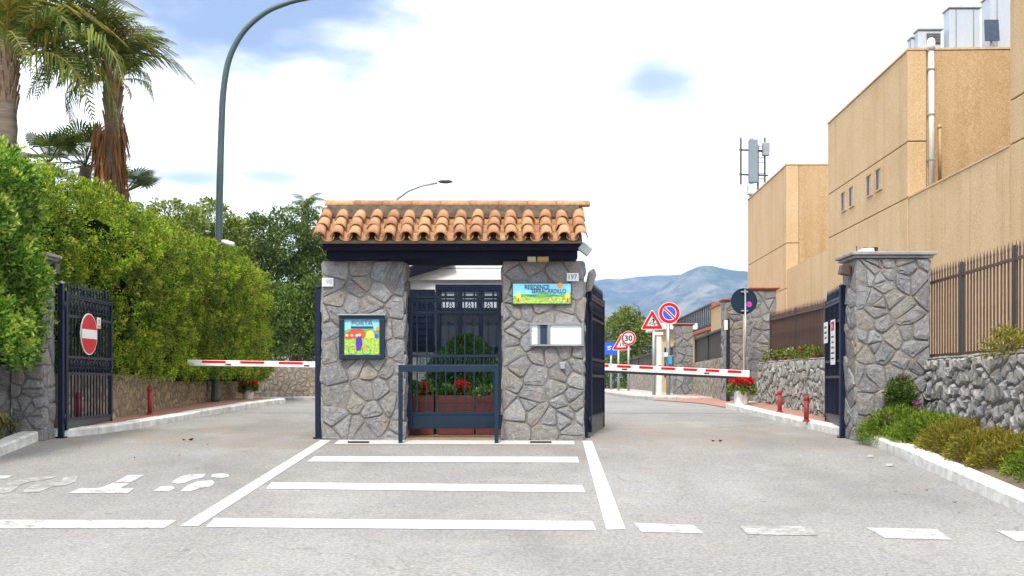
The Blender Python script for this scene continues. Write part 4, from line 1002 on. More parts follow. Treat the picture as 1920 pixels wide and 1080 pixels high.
# notice board
YN = D-.03; x0, x1, z0, z1 = rectp(993, 1094, 606, 649, YN); t = thing('notice_board', 'glazed notice board with white sheets on the right gatehouse pier', 'notice board', ((x0+x1)/2, YN, z0))
m = MB(); m.box(x0, x1, YN-.01, YN+.04, z0, z1); m.build('backboard', A['alu'], t)
m = MB()
for a, b, c, d in ((x0, x1, z0, z0+.022), (x0, x1, z1-.022, z1), (x0, x0+.022, z0+.023, z1-.023), (x1-.03, x1, z0+.023, z1-.023)): m.box(a, b, YN-.05, YN-.011, c, d)
xm = Wp(1029, 0, YN).x; m.box(xm-.012, xm+.012, YN-.052, YN-.011, z0+.023, z1-.023); m.build('frame', A['alu'], t)
for k in range(3):
    a0, a1, c0_, c1_ = rectp(996, 1007.5, 608.5+k*13, 620.5+k*13, YN-.02); m = MB(); m.box(a0, a1, YN-.02, YN-.013, c0_, c1_); m.build('paper_sheet', A['white'], t)
a0, a1, c0_, c1_ = rectp(1013, 1025.5, 608, 646, YN-.02); m = MB(); m.box(a0, a1, YN-.022, YN-.013, c0_, c1_); m.build('dark_card', A['ink'], t)
a0, a1, c0_, c1_ = rectp(1032, 1090, 609, 646, YN-.02); m = MB(); m.box(a0, a1, YN-.02, YN-.013, c0_, c1_); o = m.build('list_sheet', A['white'], t)
m = MB()
for k in range(17): x = a0+.02+k*(a1-a0-.04)/17; m.box(x, x+.006, YN-.0215, YN-.0205, c0_+.03+random.uniform(0, .03), c1_-.03)
m.build('print', A['panelgrey'], o)
# house numbers
for s, (px0, px1, py0, py1), lab in (('199', (604, 625, 521, 537), 'small white house number 199 on the left gatehouse pier'), ('197', (1063, 1085, 512, 527), 'small white house number 197 on the right gatehouse pier')):
    Y = D-.03; x0, x1, z0, z1 = rectp(px0, px1, py0, py1, Y); t = thing('number_plate', lab, 'number plate', ((x0+x1)/2, Y, z0), group='house number plates')
    m = MB(); m.box(x0, x1, Y-.006, Y+.05, z0, z1); m.build('plate', A['white'], t)
    lettering('lettering', s, ((x0+x1)/2, Y-.006, (z0+z1)/2), X_, Z_, (x1-x0)*.72, A['inkgrey'] if s == '197' else A['panelgrey'], t, (z1-z0)*.62, .01)
# floodlight at roof corner
t = thing('floodlight', 'grey floodlight tilted at the right end of the gatehouse roof', 'light', Wp(1096, 467, 13.3))
c = Wp(1097, 467, 13.28); m = MB(); ang = math.radians(38); u = Vector((math.cos(ang), 0, -math.sin(ang))); v = Vector((math.sin(ang), 0, math.cos(ang)))
m.extr([(-.075, -.055), (.075, -.055), (.075, .055), (-.075, .055)], c, u, v, NF, -.05, .03); m.build('housing', A['alu'], t, bevel=.006)
m = MB(); m.extr([(-.062, -.043), (.062, -.043), (.062, .043), (-.062, .043)], c, u, v, NF, .031, .034); m.build('lens', M('frosted_lens', (.33, .40, .36), .3), t)
m = MB(); m.tube([c+Vector((-.05, .03, .0)), c+Vector((-.17, .06, .02)), c+Vector((-.2, .1, .04))], .011, 6); m.build('bracket', A['galv'], t)
for lab, px0, px1, mt in (('small pale lamp box under the gatehouse fascia', 989, 1005, M('pale_box', (.33, .31, .19), .5)), ('small amber lamp box under the gatehouse fascia', 1007.5, 1029, M('amber_box', (.33, .19, .04), .45))):
    x0, x1, z0, z1 = rectp(px0, px1, 481, 491, D-.25); t = thing('lamp_box', lab, 'lamp', ((x0+x1)/2, D-.25, z0)); m = MB(); m.box(x0, x1, D-.25, D-.2, z0, z1); m.build('body', mt, t, bevel=.006)
    m = MB(); m.box(x0+.01, x1-.01, D-.256, D-.2505, z0+.012, z1-.012); m.build('cover', mt, t)
x0, x1, z0, z1 = rectp(1049, 1060, 680, 692, D-.02); t = thing('bell_box', 'little square metal box low on the right gatehouse pier', 'box', ((x0+x1)/2, D-.02, z0))
m = MB(); m.box(x0, x1, D-.035, D+.03, z0, z1); m.build('case', A['alu'], t, bevel=.004); m = MB(); m.box(x0+.016, x1-.016, D-.04, D-.0355, z0+.016, z1-.016); m.build('door', A['galv'], t)
# old tiles hanging behind right corner of gatehouse
t = thing('broken_coping', 'broken stone coping jutting out beside the right gatehouse pier', 'coping', Wp(1103, 545, 14.0))
m = MB(); m.extr([(0, 0), (.06, .28), (.12, .31), (.15, .22), (.08, .02)], Wp(1097, 548, 13.9), X_, Z_, NF, -.3, .02); m.build('slab', A['stone'], t)
# drain slots in the white line
for lab, px in (('dark drain slot in the white line below the letter box', 672), ('dark drain slot in the white line below the notice board', 1014)):
    p = [R(px-20, 829, .007), R(px+20, 829, .007), R(px+20, 831.5, .007), R(px-20, 831.5, .007)]; m = MB(); m.add(p+[q+Vector((0, 0, .006)) for q in p], [(7, 6, 5, 4), (0, 1, 5, 4), (1, 2, 6, 5), (2, 3, 7, 6), (3, 0, 4, 7)]); tag(m.build('drain_slot', A['black']), lab, 'drain')

# planters behind the pedestrian gate
PY = 14.35
def flowers(parent, pts, size, mat, per=26, name='flower'):
    P, Dd, Sz = clumps(np.array(pts), np.tile([[0, -.5, .6]], (len(pts), 1)), size, per, size*.75, .4); return leaves(name, P, Dd, Sz, mat, parent, width=.8)
for px0, px1, lab in ((764, 813, 'left red wooden planter with a red geranium behind the pedestrian gate'), (821, 889, 'middle red wooden planter under the clipped round bush'), (892, 946, 'right red wooden planter with white flowers behind the pedestrian gate')):
    x0, x1, z0, z1 = rectp(px0, px1, 741, 790, PY); z0 = .03
    t = thing('wooden_planter', lab, 'planter', ((x0+x1)/2, PY, z0), group='planters behind the gate')
    n = 5; h = (z1-z0)/n
    for k in range(n): m = MB(); m.box(x0+.012, x1-.012, PY, PY+.02, z0+k*h+.003, z0+(k+1)*h-.003); m.build('board', A['redwood'], t, bevel=.003)
    for a in (x0, x1-.02): m = MB(); m.box(a, a+.02, PY-.01, PY+.4, z0, z1+.006); m.build('corner_post', A['redwood'], t)
    m = MB(); m.box(x0+.02, x1-.02, PY+.021, PY+.38, z0, z1-.05); m.build('soil', A['earth'], t)
    n = 26; P = np.stack([rng.uniform(x0+.03, x1-.03, n), rng.uniform(PY+.02, PY+.33, n), rng.uniform(z1-.03, z1+.11, n)], 1)
    leaves('geranium_leaves', *clumps(P, np.tile([[0, -.3, .8]], (n, 1)), .08, 26, .055), A['leafG'], t, width=.8)
    if 'left' in lab: flowers(t, [Wp(795, 727, PY+.05), Wp(799, 732, PY+.05), Wp(792, 731, PY+.05), Wp(797, 724, PY+.05)], .05, A['petal_r'])
    elif 'middle' in lab: flowers(t, [Wp(858, 723, PY+.02), Wp(866, 724, PY+.02), Wp(874, 723, PY+.02), Wp(862, 719, PY+.02), Wp(872, 719, PY+.02)], .045, A['petal_r'])
    else: flowers(t, [Wp(px, py, PY+.03) for px, py in ((897, 731), (903, 738), (925, 728), (931, 734), (918, 738), (937, 740), (911, 733))], .035, A['petal_w'], 14)
t = shrub('round_bush', 'dark clipped round bush behind the pedestrian gate bars', 'bush', (Wp(869, 735, 14.85).x, 14.85, .55), (.46, .32, .66), 420, 22, .055, A['leafD'], .07, width=.22, zmin=-.1)

# ------------------------------------------------------------------ barriers
def barrier(label, tip, rootx, Y, z0, z1, th, cabx, rubber, nred, off):
    """arm from rootx (z0) to tip (z1)"""
    t = thing('barrier', label, 'barrier', (cabx, Y, zg(Y)))
    a, b = Vector((rootx, Y, z0)), Vector((tip, Y, z1)); d = (b-a).normalized(); up = Vector((0, 0, 1))
    m = MB(); m.bar(a, b, .05, th); arm = m.build('arm', A['white'], t, bevel=.008)
    Ln = (b-a).length
    for k in range(nred):
        c = a+d*(off+k*(Ln-off)/nred); e = c+d*((Ln-off)/nred*.62)
        m = MB(); m.bar(c+Vector((0, -.028, th*.22)), e+Vector((0, -.028, th*.22)), .008, th*.36); m.build('red_stripe', A['red'], arm)
        m = MB(); m.bar(c+Vector((0, 0, th*.52)), e+Vector((0, 0, th*.52)), .045, .008); m.build('red_stripe', A['red'], arm)
    for k in range(2):
        c = a+d*(Ln*(.30+.45*k)); m = MB(); m.bar(c+Vector((0, -.028, -th*.2)), c+d*.09+Vector((0, -.028, -th*.2)), .008, .02); m.build('reflector', A['black'], arm)
    if rubber: m = MB(); m.bar(a-up*(th*.5+.02), a+d*(Ln*.93)-up*(th*.5+.02), .035, .038); m.build('rubber_edge', A['rubber'], t)
    m = MB(); zc = max(z0, .8); m.box(cabx-.14, cabx+.14, Y+.04, Y+.36, zg(Y), zc+.12); m.build('cabinet', A['galv'], t, bevel=.012)
    m = MB(); s = 1 if tip > cabx else -1; m.tube([(cabx, Y-.04, z0), (cabx, Y+.06, z0)], .06, 12); m.build('pivot', A['sheet'], t)
    return t
YB = 18.2
l0 = Wp(352, 680, YB); l1 = Wp(640, 685, YB)
barrier('white and red barrier arm across the left lane', l0.x, l1.x+.35, YB, l1.z, l0.z, .10, l1.x+.35, False, 4, .35)
r0 = Wp(1405, 701, YB); r1 = Wp(1085, 687, YB)
barrier('white and red barrier arm with a black lower edge across the right lane', r0.x, r1.x-.2, YB, r1.z+.02, r0.z, .115, r1.x-.2, True, 8, .1)

# ------------------------------------------------------------------ road signs
def disc(parent, c, r, U, Nn, rings, th=.012):
    """round sign plate at c facing Nn: plate + coloured rings"""
    V = Vector((0, 0, 1)); m = MB(); m.extr([(r*math.cos(2*PI*i/36), r*math.sin(2*PI*i/36)) for i in range(36)], c, U, V, Nn, -th, 0); pl = m.build('plate', A['white'], parent)
    return pl
def pole(parent, x, Y, z0, z1, r=.03, mat='galv'):
    m = MB(); m.tube([(x, Y, z0), (x, Y, z1)], r, 10); m.build('pole', A[mat], parent, smooth=True)
    m = MB(); m.lathe((x, Y, z1), [(r*1.15, .001), (r*1.1, .012), (.004, .02)], 10); m.build('pole_cap', A['sheet'], parent)
def tri(cx, cy, s): h = s*math.sqrt(3)/2; return [(cx-s/2, cy-h*.36), (cx+s/2, cy-h*.36), (cx, cy+h*.64)]
def tri_sign(parent, c, s):
    V = Z_; m = MB(); m.extr(rt(s, 0), c, X_, V, NF, -.012, 0); p = m.build('plate', A['white'], parent)
    o, i = rt(s, .02*s), rt(s, .135*s); k = len(o)
    m = MB(); vs = [c+X_*a+V*b+NF*.001 for a, b in o]+[c+X_*a+V*b+NF*.001 for a, b in i]; vs += [v+NF*.002 for v in vs]
    m.add(vs, [(2*k+j, 2*k+(j+1) % k, 3*k+(j+1) % k, 3*k+j) for j in range(k)]); m.build('red_border', A['red'], parent); return p
def rt(s, ins):   # rounded triangle inset by ins
    s2 = s-ins*2*math.sqrt(3); r = .09*s2; T = tri(0, 0, s2-2*r*.0); out = []
    for j in range(3):
        p, q, n = Vector(T[j-1]), Vector(T[j]), Vector(T[(j+1) % 3]); a = q+(p-q).normalized()*r; b = q+(n-q).normalized()*r
        for k in range(5): t = k/4; out.append(tuple(a*(1-t)**2+q*2*t*(1-t)+b*t*t))
    return out
# no parking
YK = 30.0; c = Wp(1255, 587, YK); r = 20.3*YK/F
t = thing('no_parking_sign', 'round blue and red no parking sign on a pole', 'road sign', (Wp(1253, 0, YK).x, YK+.06, .38))
pole(t, Wp(1253.5, 0, YK).x, YK+.06, .3, c.z+.15, .06)
p = disc(t, c, r, X_, NF, None)
m = MB(); m.ring(c, X_, Z_, NF, (0, 0), r*.66, r*.955, .001, .003, 36); m.build('red_ring', A['red'], p)
m = MB(); m.extr([(r*.6*math.cos(2*PI*i/36), r*.6*math.sin(2*PI*i/36)) for i in range(36)], c, X_, Z_, NF, .001, .0025); m.build('blue_disc', A['blue'], p)
dv = Vector((.707, 0, -.707)); nv = Vector((.707, 0, .707))
m = MB(); m.extr([(-r*.72, -r*.13), (r*.72, -r*.13), (r*.72, r*.13), (-r*.72, r*.13)], c, dv, nv, NF, .003, .004); m.build('white_band', A['white'], p)
m = MB(); m.extr([(-r*.74, -r*.075), (r*.74, -r*.075), (r*.74, r*.075), (-r*.74, r*.075)], c, dv, nv, NF, .0042, .0055); m.build('slash', A['red'], p)
t = thing('camera_housing', 'pale camera box and blue panel on the no parking pole', 'camera', Wp(1256, 660, YK-.1))
m = MB(); a = Wp(1244, 669, YK-.25); b = Wp(1252, 661, YK-.25); m.box(a.x, b.x, YK-.3, YK-.05, a.z, b.z); m.build('case', A['white'], t, bevel=.01)
m = MB(); a = Wp(1248, 683, YK-.1); b = Wp(1260, 668, YK-.1); m.box(a.x, b.x, YK-.1, YK-.03, a.z, b.z); m.build('panel', M('light_blue_panel', (.08, .33, .50), .5), t)
m = MB(); a = Wp(1262, 668, YK-.05); m.bar(Wp(1250, 668, YK-.05), Wp(1263, 667, YK-.05), .03, .03); m.build('bracket', A['galv'], t)
# bicycle warning
YQ = 29.6; s = 44*YQ/F; c = Wp(1223, 604, YQ)
t = thing('bicycle_sign', 'triangular warning sign showing a black cyclist', 'road sign', (Wp(1226, 0, YQ).x, YQ+.05, .38))
pole(t, Wp(1226.5, 0, YQ).x, YQ+.06, .3, c.z+.1, .045); tri_sign(t, c, s)
m = MB(); u = YQ/F; cb2 = c+Vector((.3*u, 0, -5.0*u))
for dx in (-6.2, 6.2): m.ring(cb2, X_, Z_, NF, (dx*u, 0), 2.7*u, 3.6*u, .004, .006, 16)
def ln(a, b, w): m.bar(cb2+Vector((a[0]*u, -.005, a[1]*u)), cb2+Vector((b[0]*u, -.005, b[1]*u)), .002, w*u, up=(0, 0, 1))
for a, b, w in (((-6.2, 0), (-3.4, 5), .8), ((-3.4, 5), (2.5, 4.2), .8), ((2.5, 4.2), (6.2, 0), .8), ((0, 0), (2.5, 4.2), .8), ((-3.2, 4.6), (0, 0), .8), ((0, 0), (6.2, 0), .8), ((.8, 1), (1.2, 6), 2.2), ((1.2, 6), (3.6, 7), 2.4), ((3.2, 6.5), (1.4, 12), 3.2), ((1.5, 11.2), (-2.6, 7.4), 1.5), ((-2.6, 7.4), (-3.4, 5.4), 1.0)): ln(a, b, w)
m.extr(circ(.9, 14.6, 1.6, 10), cb2, X_*u, Z_*u, NF, .004, .006); m.build('cyclist_symbol', A['black'], t)
t = thing('white_column', 'slim white metal column with a flat cap beside the bicycle sign', 'column', (Wp(1236, 0, YQ-.2).x, YQ-.2, .38))
x = Wp(1235.5, 0, 29.4).x; m = MB(); m.box(x-.062, x+.062, 29.35, 29.47, .28, Wp(0, 628, 29.4).z); m.build('shaft', A['white'], t, bevel=.008)
m = MB(); m.box(x-.13, x+.1, 29.3, 29.5, Wp(0, 628, 29.4).z+.002, Wp(0, 623, 29.4).z); m.build('cap', A['cream'], t); m = MB(); m.box(x-.02, x+.045, 29.32, 29.349, .95, 1.2); m.build('lock', A['sheet'], t)
# speed limit and two way triangle
YV = 44.0; c = Wp(1178.5, 634, YV-.1); r = 13.6*YV/F
t = thing('speed_limit_sign', 'round white speed limit 30 sign with a red ring', 'road sign', (Wp(1178, 0, YV).x, YV, .38)); pole(t, Wp(1178.5, 0, YV).x, YV-.02, .3, c.z+.1, .05)
p = disc(t, c, r, X_, NF, None); m = MB(); m.ring(c, X_, Z_, NF, (0, 0), r*.72, r*.96, .001, .003, 36); m.build('red_ring', A['red'], p)
lettering('lettering', '30', c+NF*.001, X_, Z_, r*1.12, A['black'], p, r*.82, .035)
c = Wp(1165.5, 645, YV); s = 37*YV/F
t = thing('two_way_sign', 'triangular warning sign with two opposite black arrows', 'road sign', (Wp(1160, 0, YV).x, YV+.05, .38)); pole(t, Wp(1160, 0, YV).x, YV+.06, .3, c.z+.1, .05); tri_sign(t, c, s)
m = MB(); u = YV/F
for dx, sg in ((-2.4, -1), (2.4, 1)):
    cc = c+Vector((dx*u, 0, -.4*u)); P = [(-.55, -4), (.55, -4), (.55, .8), (1.9, .8), (0, 4.2), (-1.9, .8), (-.55, .8)]; P = [(a, b*sg) for a, b in P]; P = P if sg > 0 else P[::-1]
    m.extr([(a*u, b*u) for a, b in P], cc, X_, Z_, NF, .004, .006)
m.build('arrow_symbol', A['black'], t)
# blue sign
YW = 50.0; x0, x1, z0, z1 = rectp(1134, 1156, 642, 665, YW); t = thing('blue_road_sign', 'square blue road sign with white symbol half behind the warning triangle', 'road sign', ((x0+x1)/2, YW, .3))
m = MB(); m.box(x0, x1, YW-.02, YW, z0, z1); m.build('plate', A['blue'], t); pole(t, Wp(1146, 0, YW).x, YW+.06, .3, z1-.1, .05)
m = MB(); u = YW/F; c = Wp(1143, 652, YW-.021)
for a in ([(-5, 3), (4, 3), (4, 1.6), (-5, 1.6)], [(-5, 3), (-3.6, 3), (-3.6, -1), (-5, -1)], [(-5, .2), (2, .2), (2, -1), (-5, -1)], [(.8, 0), (2, 0), (2, -4), (.8, -4)], [(-4, -2.8), (2, -2.8), (2, -4), (-4, -4)]):
    m.extr([(x*u, y*u) for x, y in a[::-1]], c, X_, Z_, NF, 0, .002)
m.build('white_symbol', A['white'], t)
# back of a round sign
YZ = 20.4; c = Wp(1395, 565, YZ); r = 24.6*YZ/F
t = thing('round_sign_back', 'dark blue back of a round road sign with a pink sticker', 'road sign', (Wp(1396, 0, YZ).x, YZ-.05, .34))
pole(t, Wp(1396.5, 0, YZ).x, YZ-.045, .2, c.z+r*.9, .02, 'alu')
m = MB(); m.extr([(r*math.cos(2*PI*i/40), r*math.sin(2*PI*i/40)) for i in range(40)], c, X_, Z_, NF, -.012, 0); m.build('plate', A['discback'], t)
m = MB(); m.ring(c, X_, Z_, NF, (0, 0), r*.96, r, .0, .012, 40); m.build('rim', A['discback'], t)
for dz in (.72, -.72): m = MB(); q = c+Vector((0, 0, dz*r)); m.box(q.x-.06, q.x+.07, YZ-.035, YZ-.001, q.z-.013, q.z+.013); m.build('clamp', A['galv'], t)
m = MB(); q = c+Vector((9.5*YZ/F, 0, -5.5*YZ/F)); rr = 5.2*YZ/F; m.extr([(rr*math.cos(2*PI*i/20), rr*math.sin(2*PI*i/20)) for i in range(20)], q, X_, Z_, NF, .001, .003); m.build('sticker', A['magenta'], t)
m = MB()
for dx in (-2.2, 0, 2.2): m.extr([(-rr*.1, -rr*.3), (rr*.1, -rr*.3), (rr*.1, rr*.3), (-rr*.1, rr*.3)], q+Vector((dx*rr*.22, 0, 0)), X_, Z_, NF, .0035, .004)
m.build('sticker_mark', A['violet'], t)
# no entry on the left gate (faces +X, towards the road)
gxn = -5.80
def onleft(px, py): Y = gxn*F/(px-960); return Vector((gxn, Y, EYE-(py-HZ)*Y/F))
c = onleft(167.5, 626.5); UL = Vector((0, 1, 0)); NL = Vector((1, 0, 0)); r = .285
t = thing('no_entry_sign', 'red round no entry sign with white bar hung on the left gate leaf', 'road sign', c)
m = MB(); m.extr([(r*math.cos(2*PI*i/40), r*math.sin(2*PI*i/40)) for i in range(40)], c, UL, Z_, NL, -.012, 0); m.build('plate', A['white'], t)
m = MB(); m.extr([(r*.945*math.cos(2*PI*i/40), r*.945*math.sin(2*PI*i/40)) for i in range(40)], c, UL, Z_, NL, .001, .003); m.build('red_disc', A['red'], t)
m = MB(); m.extr([(-r*.9, -r*.22), (r*.9, -r*.22), (r*.9, r*.22), (-r*.9, r*.22)], c, UL, Z_, NL, .0035, .005); m.build('white_bar', A['white'], t)
p, q = onleft(182, 616), onleft(189, 596)
t = thing('small_notice', 'small white and orange notice right of the no entry sign', 'notice', (gxn, (p.y+q.y)/2, p.z)); m = MB(); m.box(gxn-.004, gxn, p.y, q.y, p.z, q.z); m.build('plate', A['white'], t)
m = MB(); m.box(gxn+.001, gxn+.003, p.y+.02, q.y-.02, p.z, p.z+.05); m.build('orange_band', A['orange'], t)
m = MB(); m.box(gxn+.001, gxn+.003, p.y+.05, q.y-.05, p.z+.075, p.z+.09); m.box(gxn+.001, gxn+.003, p.y+.05, q.y-.05, p.z+.105, p.z+.12); m.build('print', A['ink'], t)
# notices on the right gate (leaf from RH to RE, visible side faces -X)
dR = (RE-RH); dR.z = 0; dR.normalize(); nR = Vector((-dR.y, dR.x, 0))
def rplate(name, label, u0, u1, z0, z1, parts):
    O = Vector((RH.x, RH.y, 0))+nR*.04
    t = thing(name, label, 'notice', O+dR*u0+Vector((0, 0, z0)))
    m = MB(); m.extr([(-u1, z0), (-u0, z0), (-u0, z1), (-u1, z1)], O, -dR, Z_, nR, 0, .006); m.build('plate', A['white'], t)
    for k, (a0, a1, b0, b1, mt) in enumerate(parts):
        m = MB(); U0, U1 = u0+(u1-u0)*a0, u0+(u1-u0)*a1; Z0, Z1 = z0+(z1-z0)*b0, z0+(z1-z0)*b1
        m.extr([(-U1, Z0), (-U0, Z0), (-U0, Z1), (-U1, Z1)], O, -dR, Z_, nR, .0065, .008); m.build('print', A[mt], t)
rplate('long_notice', 'tall white notice with a red emblem on the right gate leaf', .62, 1.0, .98, 1.60, [(.15, .85, .76, .96, 'red'), (.3, .7, .82, .90, 'white'), (.2, .8, .60, .64, 'ink'), (.25, .75, .48, .52, 'ink'), (.2, .8, .36, .40, 'ink'), (.15, .85, .24, .28, 'ink'), (.2, .8, .12, .16, 'ink')])
rplate('square_notice', 'short white notice with print at the end of the right gate leaf', 1.28, 1.62, 1.30, 1.60, [(.2, .8, .7, .8, 'ink'), (.2, .8, .45, .55, 'ink'), (.2, .7, .2, .3, 'ink')])
# poster on the gate leaf beside the gatehouse (visible side faces -X... seen from the left as leaf recedes right)
dM = (ME-MH); dM.z = 0; dM.normalize(); nM = Vector((-dM.y, dM.x, 0))
def mplate(label, u0, u1, z0, z1, parts):
    O = Vector((MH.x, MH.y, 0))+nM*.04; t = thing('poster', label, 'poster', O+dM*u0+Vector((0, 0, z0)))
    m = MB(); m.extr([(-u1, z0), (-u0, z0), (-u0, z1), (-u1, z1)], O, -dM, Z_, nM, 0, .006); m.build('plate', A['white'], t)
    for (a0, a1, b0, b1, mt) in parts:
        m = MB(); U0, U1 = u0+(u1-u0)*a0, u0+(u1-u0)*a1; Z0, Z1 = z0+(z1-z0)*b0, z0+(z1-z0)*b1
        m.extr([(-U1, Z0), (-U0, Z0), (-U0, Z1), (-U1, Z1)], O, -dM, Z_, nM, .0065, .008); m.build('print', A[mt], t)
mplate('tall white poster with red top on the gate leaf by the gatehouse', .5, .85, .95, 1.62, [(.1, .9, .6, .95, 'red'), (.2, .8, .68, .84, 'white'), (.15, .85, .3, .36, 'ink'), (.15, .85, .15, .2, 'ink')])
mplate('narrow pale poster at the end of the gate leaf by the gatehouse', 1.0, 1.3, .98, 1.36, [(.15, .85, .7, .76, 'ink'), (.15, .85, .4, .46, 'ink'), (.15, .85, .2, .25, 'ink')])

# ------------------------------------------------------------------ red bollards and flower pots
def bollard(label, x, Y, h, r=.036):
    z = zg(Y)+.10; t = thing('red_bollard', label, 'bollard', (x, Y, z), group='red pavement bollards')
    m = MB(); m.tube([(x, Y, z), (x, Y, z+h*.8)], r, 12); m.build('post', A['darkred'], t, smooth=True)
    m = MB(); m.lathe((x, Y, z+h*.8), [(r*1.0, .0), (r*1.18, .03), (r*1.12, h*.16), (r*.7, h*.2)], 12); m.build('head', A['darkred'], t, smooth=True)
    m = MB(); m.lathe((x, Y, z), [(r*1.5, .0), (r*1.5, .02), (r*1.05, .03)], 12); m.build('base', A['darkred'], t)
def at(px, Y): return (px-960)*Y/F
bollard('red bollard nearest the right gate leaf', at(1512, 15.5), 15.5, .38); bollard('red bollard farther along the right rubble wall', at(1462, 17.5), 17.5, .36)
bollard('red bollard against the warm wall under the clipped hedge', at(281, 17.0), 17.0, .46); bollard('red bollard seen through the left gate bars', at(147, 14.75), 14.75, .46)
def pot(label, x, Y, z, r, h):
    t = thing('flower_pot', label, 'flower pot', (x, Y, z), group='white pots of red geraniums')
    m = MB(); m.lathe((x, Y, z), [(r*.8, 0), (r*.98, h*.9), (r*1.06, h*.9), (r*1.06, h), (r*.9, h), (r*.88, h*.85)], 20); m.build('pot', A['white'], t, smooth=False)
    c = Vector((x, Y, z+h*1.15)); p, d = ellipsoid_pts(c, (r*1.35, r*1.3, r*.75), 60, -.5); leaves('leaves', *clumps(p, d, .05, 18, .055), A['leafG'] if False else A['leafT2'], t, width=.8)
    c = Vector((x, Y, z+h*1.15+r*.75)); p, d = ellipsoid_pts(c, (r*1.3, r*1.25, r*.55), 55, -.1); leaves('flower', *clumps(p, d, .045, 22, .035, .5), A['petal_r'], t, width=.9)
pot('white pot of red geraniums on the right kerb corner', at(1390, 19.9), 19.9, zg(19.9)+.10, .155, .24)
pot('white pot of red geraniums on the left pavement', at(466, 22.4), 22.4, zg(22.4)+.10, .115, .2)
for lab, px, Y, mt in (('pot plant with white flowers on the right wall', 1447, 20.3, 'petal_w'), ('pot plant with red flowers on the right wall', 1466, 19.6, 'petal_r'), ('pot plant with white and green leaves on the right wall', 1482, 19.0, 'petal_w'), ('pot plant with a single red bloom on the right wall', 1508, 18.1, 'petal_r'), ('green pot plant without flowers on the right wall', 1530, 17.4, None)):
    x = at(px, Y); z = 1.13; t = thing('wall_plant', lab, 'plant', (x, Y, z), group='plants on the right wall')
    p, d = ellipsoid_pts((x, Y, z+.06), (.12, .14, .1), 26, -.2); leaves('leaves', *clumps(p, d, .05, 16, .05), A['leafT2'], t, width=.6)
    if mt: p, d = ellipsoid_pts((x, Y, z+.13), (.07, .08, .06), 8, -.1); leaves('flower', *clumps(p, d, .03, 12, .03), A[mt], t, width=.9)
    m = MB(); m.lathe((x, Y, z), [(.05, 0), (.07, .06)], 10); m.build('pot', A['terra'], t)

# ------------------------------------------------------------------ devices on the right pillar
t = thing('security_camera', 'small white camera on top of the big right pillar', 'camera', Wp(1625, 472, 13.7))
m = MB(); a, b = Wp(1612, 473.5, 13.7), Wp(1636, 467.5, 13.7); m.box(a.x, b.x, 13.6, 13.8, a.z, b.z); m.build('body', A['white'], t, bevel=.01)
m = MB(); m.tube([Wp(1622, 468, 13.7), Wp(1622, 464.5, 13.7)], .03, 8); m.build('dome', A['sheet'], t); m = MB(); p = Wp(1638, 468, 13.65); m.box(p.x-.01, p.x+.04, 13.6, 13.7, p.z-.02, p.z+.025); m.build('lens_hood', A['black'], t)
m = MB(); m.tube([Wp(1607, 473, 13.7), Wp(1606, 461, 13.7)], .006, 5); m.build('aerial', A['black'], t)
t = thing('wall_lamp', 'brown box lamp on the left corner of the big right pillar', 'lamp', Wp(1584, 505, 13.7))
c = Wp(1584, 506, 13.65); m = MB(); m.extr([(-.065, -.05), (.06, -.075), (.075, .045), (-.045, .065)], c, X_, Z_, NF, -.09, .05); m.build('housing', M('brown_lamp', (.075, .045, .03), .5), t, bevel=.006)
m = MB(); m.tube([c+Vector((.04, .04, -.03)), c+Vector((.1, .06, -.06))], .018, 6); m.build('bracket', A['black'], t)

# ------------------------------------------------------------------ left pillar, wing wall, low wall
pillar('slim stone pillar at the left edge half buried in the hedge', -6.35, -5.93, 13.5, 13.84, -.02, 2.30, 30, 22, True, seed=71, faces='r')
t = thing('wall_lamp', 'dark box lamp under the cap of the left stone pillar', 'lamp', (-5.86, 13.62, 2.17)); m = MB(); m.box(-5.905, -5.80, 13.55, 13.7, 2.12, 2.25); m.build('housing', M('brown_lamp_left', (.04, .03, .025), .5), t, bevel=.01); m = MB(); m.box(-5.89, -5.815, 13.54, 13.549, 2.135, 2.22); m.build('lens', A['glass'], t)
def wall_front(label, p0, p1, z0a, z0b, z1, n, mat, asp, seed, core, **k):
    return line_wall(label, p0, p1, z0a, z0b, z1, z1, .35, n, mat, asp, seed, core, **k)
wall_front('curved end of the stone wall below the left hedge beside the pillar', (-8.2, 11.6), (-6.36, 13.55), -.1, .0, 1.55, 90, A['stone'], 1.0, 73, 'mortar')
wall_front('warm stone wall under the long clipped hedge', (-6.05, 14.3), (-5.95, 23.6), .1, .35, .86, 260, A['stone_warm'], 1.2, 75, 'mortar_warm', gap=.014, hgt=.02)
wall_front('pale tan stone wall crossing behind the left barrier arm', (-7.2, 27.3), (-2.4, 27.3), .3, .3, 1.14, 190, A['stone_tan'], 1.1, 77, 'mortar_warm', gap=.014, hgt=.02)

# ------------------------------------------------------------------ street lamps
YL = 20.9
def lamp_curve():
    pts = [(403, 757), (404.5, 700), (407, 600), (410, 455), (412.5, 330), (416, 220), (419, 170), (427, 120), (442, 82), (465, 50), (500, 22), (535, 7), (565, -1), (620, -10), (680, -14)]
    q = [Wp(x, y, YL) for x, y in pts]; out = []
    for i in range(len(q)-1):
        a, b, c, d = q[max(i-1, 0)], q[i], q[i+1], q[min(i+2, len(q)-1)]
        for k in range(4):
            u = k/4; out.append(.5*((2*b)+(c-a)*u+(2*a-5*b+4*c-d)*u*u+(3*b-a-3*c+d)*u**3))
    return out+[q[-1]]
P = lamp_curve(); t = thing('street_lamp', 'tall curved green grey street lamp rising out of the clipped hedge', 'street lamp', P[0])
m = MB(); m.tube(P, [.078-.038*i/(len(P)-1) for i in range(len(P))], 14); m.build('pole', A['lamp'], t, smooth=True)
